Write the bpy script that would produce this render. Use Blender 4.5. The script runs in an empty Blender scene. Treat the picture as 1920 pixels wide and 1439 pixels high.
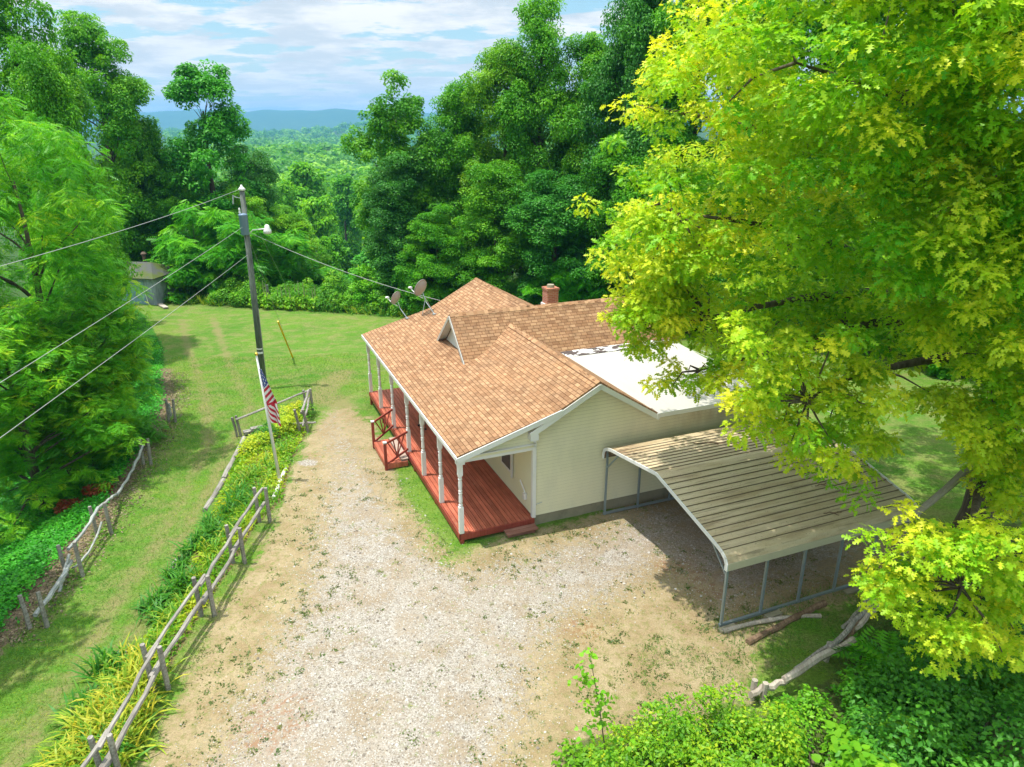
import bpy, math, random
import numpy as np
from mathutils import Vector, Matrix

# ------------------------------------------------------------------ camera, world, sun
SC = bpy.context.scene
F_PX, HZ, CAM_H = 1334.0, 235.0, 12.0
TH = math.atan((719.5 - HZ) / F_PX)
cam_d = bpy.data.cameras.new("camera"); cam = bpy.data.objects.new("camera", cam_d)
SC.collection.objects.link(cam); SC.camera = cam
cam.location = (0, 0, CAM_H); cam.rotation_euler = (math.pi / 2 - TH, 0, 0)
cam_d.sensor_width = 36; cam_d.lens = 36 * F_PX / 1920; cam_d.clip_start = 0.1; cam_d.clip_end = 60000

SUN_TO = Vector((-0.75, -0.03, 2.9)).normalized()          # direction towards the sun
SUN_EL = math.asin(SUN_TO.z); SUN_ROT = math.atan2(SUN_TO.x, SUN_TO.y)
sd = bpy.data.lights.new("sun", 'SUN'); sd.energy = 4.2; sd.angle = math.radians(0.5); sd.color = (1, .955, .87)
so = bpy.data.objects.new("sun", sd); SC.collection.objects.link(so)
so.rotation_euler = SUN_TO.to_track_quat('Z', 'Y').to_euler(); so.location = (-20, 0, 60)
SC.view_settings.view_transform = 'Standard'; SC.view_settings.look = 'None'
SC.view_settings.gamma = 1; SC.view_settings.exposure = 0.36; SC.view_settings.use_curve_mapping = False
SC.cycles.max_bounces = 7; SC.cycles.diffuse_bounces = 4; SC.cycles.transmission_bounces = 4
SC.cycles.volume_bounces = 0; SC.cycles.transparent_max_bounces = 8
SC.cycles.sample_clamp_indirect = 4; SC.cycles.use_denoising = True

class NT:
    """tiny node-tree writer"""
    def __init__(s, tree): s.t = tree; s.t.nodes.clear()
    def n(s, typ, _out=0, _p=None, **ins):
        nd = s.t.nodes.new(typ)
        for k, v in (_p or {}).items(): setattr(nd, k, v)
        for k, v in ins.items():
            key = int(k[1:]) if k[0] == 'i' and k[1:].isdigit() else k.replace('_', ' ')
            s.set(nd.inputs[key], v)
        return nd.outputs[_out]
    def set(s, sock, v):
        if isinstance(v, bpy.types.NodeSocket): s.t.links.new(v, sock)
        elif isinstance(v, (tuple, list)) and len(v) == 3 and sock.type == 'RGBA': sock.default_value = (*v, 1)
        else: sock.default_value = v
    def math(s, op, a, b=0.0, c=0.0, clamp=False): return s.n('ShaderNodeMath', _p=dict(operation=op, use_clamp=clamp), i0=a, i1=b, i2=c)
    def mix(s, f, a, b, mode='MIX'):
        nd = s.t.nodes.new('ShaderNodeMix'); nd.data_type = 'RGBA'; nd.blend_type = mode
        s.set(nd.inputs[0], f); s.set(nd.inputs[6], a); s.set(nd.inputs[7], b); return nd.outputs[2]
    def noise(s, v, scale, detail=3, rough=.55, out=0): return s.n('ShaderNodeTexNoise', out, Vector=v, Scale=scale, Detail=detail, Roughness=rough)
    def ramp(s, f, stops, mode='LINEAR'):
        nd = s.t.nodes.new('ShaderNodeValToRGB'); s.set(nd.inputs[0], f); cr = nd.color_ramp; cr.interpolation = mode
        while len(cr.elements) < len(stops): cr.elements.new(.5)
        for e, (p, c) in zip(cr.elements, stops):
            e.position = p; e.color = (c, c, c, 1) if isinstance(c, (int, float)) else (*c, 1)
        return nd.outputs[0]
    def step(s, f, a, b): return s.n('ShaderNodeMapRange', _p=dict(interpolation_type='SMOOTHSTEP'), Value=f, From_Min=a, From_Max=b)
    def map(s, v, scale=(1, 1, 1), rot=(0, 0, 0), loc=(0, 0, 0)): return s.n('ShaderNodeMapping', Vector=v, Scale=scale, Rotation=rot, Location=loc)

W = bpy.data.worlds.new("World"); SC.world = W; W.use_nodes = True
w = NT(W.node_tree)
sky = w.n('ShaderNodeTexSky', _p=dict(sky_type='NISHITA', sun_disc=False, sun_elevation=SUN_EL, sun_rotation=SUN_ROT, altitude=300, air_density=1.0, dust_density=1.5, ozone_density=1.5))
d3 = w.n('ShaderNodeTexCoord', 0)
sp = w.t.nodes.new('ShaderNodeSeparateXYZ'); w.t.links.new(d3, sp.inputs[0])
zz = w.math('MAXIMUM', sp.outputs[2], 0.0); den = w.math('ADD', zz, 0.11)
cv = w.t.nodes.new('ShaderNodeCombineXYZ')
w.set(cv.inputs[0], w.math('DIVIDE', sp.outputs[0], den)); w.set(cv.inputs[1], w.math('DIVIDE', sp.outputs[1], den)); w.set(cv.inputs[2], 0.7)
c1 = w.noise(w.map(cv.outputs[0], scale=(1, 1.35, 1)), 1.5, 10, .60)
c2 = w.noise(w.map(cv.outputs[0], loc=(4, 9, 2)), .35, 3, .5)
dens = w.math('ADD', w.math('MULTIPLY', c1, .72), w.math('MULTIPLY', c2, .28))
cm = w.step(dens, .445, .50)
shade = w.step(w.noise(w.map(cv.outputs[0], loc=(0, .12, 0)), 1.9, 8, .62), .38, .62)
ccol = w.mix(shade, (5.0, 5.5, 5.9), (7.6, 7.5, 7.4))
hz = w.step(zz, .16, 0.0)
skyc = w.mix(.35, w.mix(1.0, sky, (1.1, 1.3, 1.2), 'MULTIPLY'), (2.9, 5.0, 6.2))
veil = w.mix(w.math('MULTIPLY', cm, .96), skyc, ccol)
veil = w.mix(w.math('MULTIPLY', hz, .55), veil, (5.0, 5.6, 5.9))
veil = w.mix(1.0, veil, w.ramp(zz, [(.34, 1.0), (.9, 2.7)]), 'MULTIPLY')   # sky brightened towards the zenith, added for more fill light
# cloud cover stays the same overhead
bgs = w.n('ShaderNodeBackground', Color=veil, Strength=0.115)
w.n('ShaderNodeOutputWorld', 0, Surface=bgs) if False else w.t.links.new(bgs, w.t.nodes.new('ShaderNodeOutputWorld').inputs[0])

# ------------------------------------------------------------------ helpers
rng = np.random.default_rng(7); random.seed(7)
COL = SC.collection
CT, ST = math.cos(TH), math.sin(TH)

def link(o, parent=None):
    COL.objects.link(o)
    if parent is not None: o.parent = parent
    return o
def tag(o, label=None, cat=None, group=None, kind=None):
    if label: o['label'] = label
    if cat: o['category'] = cat
    if group: o['group'] = group
    if kind: o['kind'] = kind
    return o
def empty(name, label, cat, loc=(0, 0, 0), rz=0, group=None):
    o = bpy.data.objects.new(name, None); o.location = loc; o.rotation_euler = (0, 0, rz); o.empty_display_size = .3
    link(o); return tag(o, label, cat, group)
def copy_tree(o, parent=None):
    c = o.copy(); COL.objects.link(c); c.parent = parent
    for ch in list(o.children): copy_tree(ch, c)
    return c
def raw_mesh(name, V, loops, starts, totals, mats, mi=None, smooth=False):
    me = bpy.data.meshes.new(name)
    me.vertices.add(len(V)); me.vertices.foreach_set('co', np.asarray(V, np.float32).ravel())
    me.loops.add(len(loops)); me.loops.foreach_set('vertex_index', np.asarray(loops, np.int32))
    me.polygons.add(len(starts)); me.polygons.foreach_set('loop_start', np.asarray(starts, np.int32))
    if mi is not None: me.polygons.foreach_set('material_index', np.asarray(mi, np.int32))
    me.polygons.foreach_set('use_smooth', np.full(len(starts), smooth))
    for m in mats: me.materials.append(m)
    me.update(calc_edges=True); me.validate(clean_customdata=False); return me
class MB:
    """collects shapes, builds ONE mesh object"""
    def __init__(s): s.v = []; s.f = []; s.m = []; s.uv = []; s.cur = 0
    def add(s, vs, fs, uvs=None):
        b = len(s.v); s.v += [tuple(p) for p in vs]
        for i, f in enumerate(fs):
            s.f.append([b + k for k in f]); s.m.append(s.cur); s.uv.append(uvs[i] if uvs else None)
        return s
    def box(s, c, sz, rot=None, taper=None):
        hx, hy, hz = [q / 2 for q in sz]; P = [Vector((x * hx, y * hy, z * hz)) for z in (-1, 1) for y in (-1, 1) for x in (-1, 1)]
        if rot is not None: P = [rot @ p for p in P]
        P = [p + Vector(c) for p in P]
        return s.add(P, [(0, 2, 3, 1), (4, 5, 7, 6), (0, 1, 5, 4), (2, 6, 7, 3), (0, 4, 6, 2), (1, 3, 7, 5)])
    def bar(s, a, b, wd, ht=None, up=(0, 0, 1)):
        a, b = Vector(a), Vector(b); d = b - a; L = d.length
        if L < 1e-6: return s
        y = d / L; x = y.cross(Vector(up)); x = x.normalized() if x.length > 1e-4 else Vector((1, 0, 0)); z = x.cross(y)
        R = Matrix((x, y, z)).transposed(); return s.box((a + b) / 2, (wd, L, ht or wd), R)
    def tube(s, path, rad, n=8, cap=True):
        P = [Vector(p) for p in path]; rad = rad if hasattr(rad, '__len__') else [rad] * len(P); vs = []; fs = []
        ref = Vector((0.13, .21, 1)).normalized()
        for i, p in enumerate(P):
            d = (P[min(i + 1, len(P) - 1)] - P[max(i - 1, 0)]).normalized()
            r0 = ref if abs(d.dot(ref)) < .95 else Vector((1, 0, 0))
            x = d.cross(r0).normalized(); y = d.cross(x)
            for k in range(n):
                t = 2 * math.pi * k / n; vs.append(p + (x * math.cos(t) + y * math.sin(t)) * rad[i])
        for i in range(len(P) - 1):
            for k in range(n):
                k2 = (k + 1) % n; fs.append((i * n + k, i * n + k2, (i + 1) * n + k2, (i + 1) * n + k))
        if cap: fs.append(tuple(range(n))[::-1]); fs.append(tuple((len(P) - 1) * n + k for k in range(n)))
        return s.add(vs, fs)
    def lathe(s, prof, n=12, c=(0, 0, 0)):
        return s.tube([(c[0], c[1], c[2] + z) for z, r in prof], [r for z, r in prof], n)
    def slab(s, top, th, uv=None):
        """polygon (3-d, planar) thickened downwards; uv = (origin, udir, vdir) in metres"""
        T = [Vector(p) for p in top]; n = len(T); B = [p - Vector((0, 0, th)) for p in T]
        fs = [tuple(range(n)), tuple(range(2 * n - 1, n - 1, -1))] + [(i, n + i, n + (i + 1) % n, (i + 1) % n) for i in range(n)]
        uvs = None
        if uv:
            o, u, v = [Vector(q) for q in uv]
            allp = T + B; uvs = [[((allp[k] - o).dot(u), (allp[k] - o).dot(v)) for k in f] for f in fs]
        return s.add(T + B, fs, uvs)
    def build(s, name, mats, parent=None, smooth=False, bevel=0):
        if not isinstance(mats, (list, tuple)): mats = [mats]
        tot = [len(f) for f in s.f]; st = np.concatenate([[0], np.cumsum(tot)[:-1]]) if tot else []
        me = bpy.data.meshes.new(name); me.from_pydata(s.v, [], s.f)
        for m in mats: me.materials.append(m)
        me.polygons.foreach_set('material_index', s.m); me.polygons.foreach_set('use_smooth', [smooth] * len(s.f))
        if any(u is not None for u in s.uv):
            l = me.uv_layers.new(name='uv'); i = 0
            for f, u in zip(s.f, s.uv):
                for k in range(len(f)):
                    l.data[i].uv = u[k] if u else (0, 0); i += 1
        me.update(); o = bpy.data.objects.new(name, me); link(o, parent)
        if bevel:
            md = o.modifiers.new('bevel', 'BEVEL'); md.width = bevel; md.segments = 2; md.limit_method = 'ANGLE'
        return o

# pixel (of the 1920-wide photograph) -> point in the world
def ray(u, v):
    x = (u - 960) / F_PX; y = -(v - 719.5) / F_PX
    return np.array([x, CT + y * ST, -ST + y * CT])
def at_z(u, v, z=0.0): d = ray(u, v); t = (z - CAM_H) / d[2]; return np.array([0, 0, CAM_H]) + d * t
def at_y(u, v, y): d = ray(u, v); return np.array([0, 0, CAM_H]) + d * (y / d[1])
def proj(p):
    p = np.atleast_2d(p); d = p - np.array([0, 0, CAM_H]); wd = d[:, 1] * CT - d[:, 2] * ST; wd = np.where(wd < .1, .1, wd)
    return 960 + F_PX * d[:, 0] / wd, 719.5 - F_PX * (d[:, 1] * ST + d[:, 2] * CT) / wd

# ------------------------------------------------------------------ terrain
BANK = np.array([(8, -12.3), (12, -12.9), (17, -13.6), (22, -14.3), (27, -15.4), (32, -16.6), (36, -18.6), (42, -21.5), (50, -26.5), (56, -31), (70, -34)])
LOGL = np.array([(6, -9.3), (11, -9.3), (15, -9.4), (22, -10.5), (27, -11.1), (30, -12.2)])
EDGE = np.array([(-60, 57), (-32, 56), (-26, 54.5), (-17, 52.5), (-8, 50), (0, 49), (8, 47), (15, 44), (22, 42), (30, 36), (40, 30)])
def sstep(x, a, b): t = np.clip((x - a) / (b - a), 0, 1); return t * t * (3 - 2 * t)
def T(x, y):
    x = np.asarray(x, float); y = np.asarray(y, float)
    z = np.interp(y, [0, 20, 31, 38, 52, 60], [0, 0, -.3, -.6, -1.05, -1.15])
    xl = np.interp(y, LOGL[:, 0], LOGL[:, 1]); k = 1 - sstep(y, 27, 33)
    z = z - .34 * sstep(-x, -xl - .55, -xl + .12) * k - .1 * sstep(-x, 8.0, 9.0) * k
    xb = np.interp(y, BANK[:, 0], BANK[:, 1]); d = np.maximum(xb - x, 0)
    z = z - .25 * sstep(-x, 9.5, 13.5) * (1 - sstep(y, 36, 50))
    z = z - np.where(d < 14, .34 * d * sstep(d, -1, 2.5), .34 * 14 + .1 * (d - 14) * np.exp(-(np.maximum(d - 14, 0)) / 60)) * (1 - sstep(y, 60, 100))
    ye = np.interp(x, EDGE[:, 0], EDGE[:, 1]); e = y - ye
    far = np.interp(y, [60, 80, 130, 190, 300, 700, 1200, 1800, 2600, 4000, 7000], [-3.5, -8, -15, -20, -26, -31, -36, -38, -34, -30, -30])
    k = sstep(e, 1.5, 22); kx = 1 - .75 * sstep(x, 5, 40)
    z = z * (1 - k) + k * (far * kx + (1 - kx) * -2)
    amp = np.clip((y - 220) / 900, 0, 1)
    z = z + amp * (9 * np.sin(x / 170 + y / 260) + 7 * np.sin(x / 95 - y / 180 + 1.3) + 11 * np.sin(y / 330 + x / 900 + 2))
    z = z + 42 * np.exp(-((x + 250) / 330) ** 2 - ((y - 2300) / 420) ** 2)
    z = z + .03 * np.sin(x * 1.3 + 1) * np.sin(y * 1.1) + .02 * np.sin(x * 3.1) * np.cos(y * 2.7)
    return z
def G(u, v, lift=0.0):
    """where the view ray through a pixel meets the ground"""
    d = ray(u, v); t = 8.0
    for _ in range(4000):
        p = np.array([0, 0, CAM_H]) + d * t; h = p[2] - float(T(p[0], p[1])) - lift
        if h < .004: break
        t += max(h * .5, .002)
        if t > 3000: break
    return p

# ------------------------------------------------------------------ materials
def mat(name):
    m = bpy.data.materials.new(name); m.use_nodes = True; n = NT(m.node_tree); return m, n
def finish(m, n, col, rough=.6, bump=None, bs=.3, bd=.01, spec=.3, metal=0, extra=None):
    ins = dict(Base_Color=col, Roughness=rough, Metallic=metal)
    b = n.n('ShaderNodeBsdfPrincipled', **ins); bn = b.node; bn.inputs['Specular IOR Level'].default_value = spec
    if bump is not None:
        n.set(bn.inputs['Normal'], n.n('ShaderNodeBump', Strength=bs, Distance=bd, Height=bump))
    sh = extra(b) if extra else b
    n.t.links.new(sh, n.t.nodes.new('ShaderNodeOutputMaterial').inputs[0]); return m
def plain(name, col, rough=.6, var=.12, scale=6, spec=.3, metal=0, bs=.15, stretch=(1, 1, 1), dirt=None):
    m, n = mat(name); oc = n.n('ShaderNodeTexCoord', 3); v = n.map(oc, scale=stretch)
    a = n.noise(v, scale, 5, .6); f = n.noise(v, scale * 9, 3, .6)
    k = n.math('ADD', n.math('MULTIPLY', a, var * 2), n.math('MULTIPLY', f, var)); k = n.math('ADD', k, 1 - var * 1.5)
    c = n.mix(1.0, col, n.n('ShaderNodeCombineColor', Red=k, Green=k, Blue=k), 'MULTIPLY')
    if dirt: c = n.mix(n.math('MULTIPLY', n.step(n.noise(v, scale * .5, 6, .65), .5, .72), dirt[0]), c, dirt[1])
    return finish(m, n, c, rough, f, bs, .01, spec, metal)
WHITE = plain('white_paint', (.72, .72, .70), .45, .06, 3, dirt=(.3, (.5, .5, .44)))
WHITEP = plain('white_post_paint', (.76, .75, .73), .4, .06, 8, dirt=(.35, (.55, .52, .45)))
def cream():
    m, n = mat('cream_siding'); oc = n.n('ShaderNodeTexCoord', 3); sp = n.t.nodes.new('ShaderNodeSeparateXYZ'); n.t.links.new(oc, sp.inputs[0])
    a = n.noise(n.map(oc, scale=(1, 1, .4)), 1.1, 6, .65); c = n.mix(n.math('MULTIPLY', n.step(a, .42, .7), .35), (.76, .715, .50), (.56, .54, .40))
    st = n.math('MULTIPLY', n.math('MULTIPLY', n.step(sp.outputs[0], 6.6, 8.4), n.step(sp.outputs[2], 2.2, 3.1)), n.step(n.noise(n.map(oc, scale=(1.2, 1, .5)), 1.7, 5, .6), .3, .62))
    c = n.mix(n.math('MULTIPLY', st, .75), c, (.44, .33, .17))
    return finish(m, n, c, .5, a, .05)
CREAM = cream()
RED = None
def wood(name, c1, c2, scale=1, axis=1, rough=.8, planks=False):
    m, n = mat(name); oc = n.n('ShaderNodeTexCoord', 3); s = [14, 14, 14]; s[axis] = 1.1
    g = n.noise(n.map(oc, scale=tuple(q * scale for q in s)), 1.6, 6, .65); b = n.noise(oc, 1.3 * scale, 4)
    c = n.ramp(g, [(.28, c1), (.72, c2)]); c = n.mix(n.math('MULTIPLY', n.step(b, .35, .7), .45), c, tuple(q * .62 for q in c1))
    if planks:
        c = n.mix(1.0, c, n.ramp(n.noise(n.map(oc, scale=(6.9, .16, .1)), 1.0, 1), [(.3, .72), (.7, 1.25)]), 'MULTIPLY'); c = n.mix(n.math('MULTIPLY', n.step(n.noise(n.map(oc, scale=(4, .9, 1)), 1.4, 6, .7), .60, .72), .55), c, (.42, .27, .19))
    return finish(m, n, c, rough, g, .5, .01, .2)
GREYWOOD = wood('weathered_rail_wood', (.15, .13, .115), (.50, .47, .42))
BROWNWOOD = wood('brown_log_wood', (.10, .06, .035), (.34, .23, .15))
PALEWOOD = wood('pale_log_wood', (.30, .24, .19), (.62, .56, .48))
DECK = wood('red_deck_stain', (.40, .095, .052), (.60, .19, .115), 1, 1, .55, True)
REDW = wood('red_trim_stain', (.24, .045, .03), (.40, .09, .06), 1, 2, .55)
SHEDW = wood('grey_shed_board', (.20, .23, .27), (.46, .52, .58), .8, 2)
POLEW = wood('utility_pole_wood', (.07, .08, .07), (.24, .27, .235), 1, 2)
BARK = wood('tree_bark', (.045, .032, .024), (.21, .165, .125), .35, 2)
METAL = plain('galvanised_metal', (.42, .45, .46), .42, .12, 9, .5, .75)
DARKM = plain('grey_dish_metal', (.38, .37, .37), .5, .08, 5, .4, .2)
FRAMEM = plain('blue_grey_steel_tube', (.30, .36, .39), .45, .1, 6, .4, .5)
BLUEM = plain('blue_grey_transformer_paint', (.16, .24, .34), .4, .1, 9, .4)
YEL = plain('yellow_guard_plastic', (.85, .52, .02), .45, .05)
GOLD = plain('gold_ball', (.8, .5, .08), .25, .03, 5, .5, .8)
WIRE = plain('cable_grey', (.34, .35, .34), .5, .1)
BLACK = plain('black_rubber', (.02, .02, .02), .6, .1)
GLASS = plain('dark_window_glass', (.10, .13, .13), .08, .1, 2, .5)
CONC = plain('foundation_concrete', (.30, .27, .19), .9, .25, 5, .1, dirt=(.6, (.16, .15, .10)))
BRICK = None
def shingle():
    m, n = mat('orange_brown_shingle'); uv = n.n('ShaderNodeUVMap')
    def br(c1, c2, off, w_, msz):
        nd = n.t.nodes.new('ShaderNodeTexBrick'); n.set(nd.inputs['Vector'], n.map(uv, loc=off)); n.set(nd.inputs['Color1'], c1); n.set(nd.inputs['Color2'], c2)
        nd.inputs['Scale'].default_value = 1; nd.inputs['Mortar Size'].default_value = msz; nd.inputs['Brick Width'].default_value = w_; nd.inputs['Row Height'].default_value = .142
        nd.inputs['Mortar Smooth'].default_value = .35; nd.offset = .37; nd.inputs['Bias'].default_value = 0; n.set(nd.inputs['Mortar'], (.15, .07, .035)); return nd  # dark joint colour, also painting the shadow gap at each course edge
    a = br((.30, .168, .092), (.43, .268, .155), (0, 0, 0), .27, .011); b = br((.74, .72, .70), (1.14, 1.12, 1.08), (.61, 0, 0), .22, .0); 
    n.set(b.inputs['Mortar'], (1, 1, 1))
    c = n.mix(.8, a.outputs[0], b.outputs[0], 'MULTIPLY')
    c = n.mix(1.0, c, n.ramp(n.noise(uv, .55, 4), [(.3, (.88, .88, .9)), (.7, (1.1, 1.06, 1.02))]), 'MULTIPLY')
    c = n.mix(1.0, c, n.ramp(n.noise(uv, 90, 2), [(.3, .82), (.7, 1.16)]), 'MULTIPLY')
    c = n.mix(n.math('MULTIPLY', n.step(n.noise(uv, .9, 6, .7), .52, .75), .3), c, (.30, .22, .13))
    sv = n.t.nodes.new('ShaderNodeSeparateXYZ'); n.t.links.new(uv, sv.inputs[0])
    row = n.math('FRACT', n.math('DIVIDE', sv.outputs[1], .142))
    h = n.math('ADD', n.math('MULTIPLY', a.outputs[1], -.5), n.math('MULTIPLY', row, -1.0))
    return finish(m, n, c, .9, h, .7, .02, .1)
SHINGLE = shingle()
def flatroof():
    m, n = mat('white_membrane_roof'); oc = n.n('ShaderNodeTexCoord', 3)
    s1 = n.noise(n.map(oc, scale=(1, .25, 1)), 1.4, 6, .7); s2 = n.noise(oc, 7, 5, .7)
    c = n.mix(n.math('MULTIPLY', n.step(s1, .45, .75), .35), (.46, .44, .40), (.37, .35, .29))
    c = n.mix(n.math('MULTIPLY', n.step(s2, .62, .72), .5), c, (.4, .37, .3))
    sp = n.t.nodes.new('ShaderNodeSeparateXYZ'); n.t.links.new(oc, sp.inputs[0])
    seam = n.math('LESS_THAN', n.math('FRACT', n.math('ADD', n.math('DIVIDE', sp.outputs[0], .95), .3)), .02)
    c = n.mix(n.math('MULTIPLY', seam, .35), c, (.35, .33, .28))
    return finish(m, n, c, .5, s2, .15, .01)
FLATROOF = flatroof()
def tarroof():
    m, n = mat('tar_patch_roof'); oc = n.n('ShaderNodeTexCoord', 3); a = n.noise(n.map(oc, scale=(.8, 1.6, 1)), 2.6, 6, .6)
    c = n.mix(n.step(a, .50, .53), (.075, .055, .05), (.70, .69, .66)); return finish(m, n, c, .6, a, .2)
TAR = tarroof()
def brick():
    m, n = mat('red_chimney_brick'); oc = n.n('ShaderNodeTexCoord', 3); nd = n.t.nodes.new('ShaderNodeTexBrick')
    sp = n.t.nodes.new('ShaderNodeSeparateXYZ'); n.t.links.new(oc, sp.inputs[0]); cc = n.t.nodes.new('ShaderNodeCombineXYZ')
    n.set(cc.inputs[0], n.math('ADD', sp.outputs[0], sp.outputs[1])); n.set(cc.inputs[1], sp.outputs[2]); n.set(nd.inputs['Vector'], cc.outputs[0])
    n.set(nd.inputs['Color1'], (.34, .11, .06)); n.set(nd.inputs['Color2'], (.46, .19, .11)); n.set(nd.inputs['Mortar'], (.42, .36, .3))
    nd.inputs['Scale'].default_value = 1; nd.inputs['Brick Width'].default_value = .21; nd.inputs['Row Height'].default_value = .075; nd.inputs['Mortar Size'].default_value = .006
    return finish(m, n, nd.outputs[0], .85, nd.outputs[1], .3)
BRICK = brick()
def carroof():
    m, n = mat('tan_ribbed_metal_roof'); oc = n.n('ShaderNodeTexCoord', 3)
    sp = n.t.nodes.new('ShaderNodeSeparateXYZ'); n.t.links.new(oc, sp.inputs[0])
    grime = n.noise(n.map(oc, scale=(.35, 2.2, 1)), 1.6, 6, .7); spk = n.noise(oc, 22, 4, .7)
    c = n.mix(n.step(grime, .42, .70), (.58, .475, .31), (.44, .33, .195))
    c = n.mix(n.math('MULTIPLY', n.step(spk, .60, .68), .75), c, (.10, .07, .045))
    strk = n.noise(n.map(oc, scale=(.5, 9, 1)), 1.5, 5, .65)
    c = n.mix(n.math('MULTIPLY', n.step(strk, .53, .68), .55), c, (.16, .115, .075))
    # litter caught along the front-left edge
    e1 = n.math('MULTIPLY', n.step(sp.outputs[0], 6.2, 4.9), n.step(sp.outputs[1], -2.4, -.6))
    lit = n.math('MULTIPLY', n.step(n.noise(n.map(oc, scale=(1, 5, 1)), 3, 4, .6), .42, .56), e1)
    c = n.mix(lit, c, (.19, .10, .06))
    return finish(m, n, c, .6, spk, .1, .01, .3)
CARROOF = carroof()
def mossroof():
    m, n = mat('mossy_tin_roof'); oc = n.n('ShaderNodeTexCoord', 3); a = n.noise(oc, 1.1, 5, .6)
    c = n.mix(n.step(a, .42, .6), (.075, .08, .075), (.075, .10, .02)); return finish(m, n, c, .8, a, .2)
MOSS = mossroof()

def leafmat(name, stops, trans=.38, rough=.45, hue=None):
    m, n = mat(name); t = n.n('ShaderNodeAttribute', 2, _p=dict(attribute_name='tint'))
    c = n.ramp(t, stops); oi = n.t.nodes.new('ShaderNodeObjectInfo')
    c = n.mix(1.0, c, oi.outputs['Color'], 'MULTIPLY')
    def ex(b):
        tr = n.n('ShaderNodeBsdfTranslucent', Color=n.mix(1.0, c, (1.25, 1.2, .55), 'MULTIPLY'))
        return n.n('ShaderNodeMixShader', Fac=trans, i1=b, i2=tr)
    return finish(m, n, c, rough, extra=ex, spec=.25)
LG = leafmat('green_leaf', [(0, (.032, .145, .010)), (.45, (.092, .33, .014)), (.8, (.22, .50, .022)), (1, (.40, .60, .03))])
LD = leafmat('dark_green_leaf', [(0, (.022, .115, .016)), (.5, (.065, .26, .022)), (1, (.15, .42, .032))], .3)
LO = leafmat('oak_leaf', [(0, (.040, .22, .012)), (.28, (.12, .42, .015)), (.60, (.36, .60, .02)), (1, (.85, .82, .05))], .42)
LF = leafmat('compound_leaf', [(0, (.030, .17, .010)), (.5, (.085, .38, .014)), (.85, (.25, .58, .02)), (1, (.48, .66, .03))], .4)
LY = leafmat('yellow_green_leaf', [(0, (.05, .20, .012)), (.45, (.20, .44, .018)), (.8, (.48, .58, .025)), (1, (.72, .64, .035))], .4)
LB = leafmat('blade_leaf', [(0, (0.023, 0.138, 0.017)), (.4, (0.081, 0.299, 0.023)), (.7, (0.345, 0.460, 0.034)), (1, (0.690, 0.575, 0.057))], .35)
LV = leafmat('ground_cover_leaf', [(0, (0.020, 0.175, 0.010)), (.5, (0.056, 0.375, 0.018)), (1, (0.163, 0.575, 0.031))], .3)
LT = leafmat('leaf_litter', [(0, (.07, .05, .03)), (.5, (.18, .13, .08)), (1, (.34, .26, .17))], .1)

# ------------------------------------------------------------------ ground sheet
def poly_px(pts): return np.array([G(u, v)[:2] for u, v in pts])
def sdist(P, poly):
    """signed distance of points to polygon, positive inside"""
    x, y = P[:, 0], P[:, 1]; ins = np.zeros(len(P), bool); best = np.full(len(P), 1e9)
    for i in range(len(poly)):
        ax, ay = poly[i]; bx, by = poly[(i + 1) % len(poly)]
        c = ((ay > y) != (by > y)); xi = (bx - ax) * (y - ay) / ((by - ay) if abs(by - ay) > 1e-9 else 1e-9) + ax
        ins ^= c & (x < xi)
        dx, dy = bx - ax, by - ay; t = np.clip(((x - ax) * dx + (y - ay) * dy) / (dx * dx + dy * dy + 1e-12), 0, 1)
        best = np.minimum(best, np.hypot(x - ax - t * dx, y - ay - t * dy))
    return np.where(ins, best, -best)
def lineset(P, pts):
    best = np.full(len(P), 1e9)
    for (ax, ay), (bx, by) in zip(pts[:-1], pts[1:]):
        dx, dy = bx - ax, by - ay; t = np.clip(((P[:, 0] - ax) * dx + (P[:, 1] - ay) * dy) / (dx * dx + dy * dy + 1e-12), 0, 1)
        best = np.minimum(best, np.hypot(P[:, 0] - ax - t * dx, P[:, 1] - ay - t * dy))
    return best
def grow(a, b, s0, ratio=1.13):
    out = [a]; s = s0; sg = 1 if b > a else -1
    while sg * (b - out[-1]) > s: out.append(out[-1] + sg * s); s *= ratio
    out.append(b); return out
xs = np.array(sorted(set(grow(-34, -6500, .6, 1.12)[1:] + list(np.arange(-34, 26.001, .2)) + grow(26, 6500, .6, 1.12)[1:])))
ys = np.array(sorted(set(grow(4, -400, .6, 1.3)[1:] + list(np.arange(4, 56.001, .2)) + grow(56, 6500, .6, 1.045)[1:])))
GX, GY = np.meshgrid(xs, ys); GP = np.stack([GX.ravel(), GY.ravel()], 1)
GZ = T(GP[:, 0], GP[:, 1]); nx, ny = len(xs), len(ys)
ii = np.arange(nx - 1)[None, :] + nx * np.arange(ny - 1)[:, None]; ii = ii.ravel()
quads = np.stack([ii, ii + 1, ii + 1 + nx, ii + nx], 1)
P_GRAVEL = [(560, 800), (585, 760), (665, 755), (690, 800), (735, 900), (790, 1000), (850, 1055), (960, 1040), (1100, 1000), (1170, 960), (1240, 930), (1400, 900), (1700, 1000), (1600, 1090), (1360, 1150), (1250, 1070), (1180, 1130), (1080, 1175), (1020, 1250), (1000, 1340), (960, 1439), (960, 1700), (330, 1700), (400, 1439), (490, 1270), (560, 1100), (580, 960), (585, 880)]
P_CORE = [(620, 1000), (760, 1010), (900, 1090), (1100, 1020), (1190, 985), (1240, 1010), (1180, 1075), (1060, 1130), (980, 1230), (960, 1330), (900, 1439), (880, 1700), (330, 1700), (420, 1439), (500, 1270), (590, 1120)]
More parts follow.
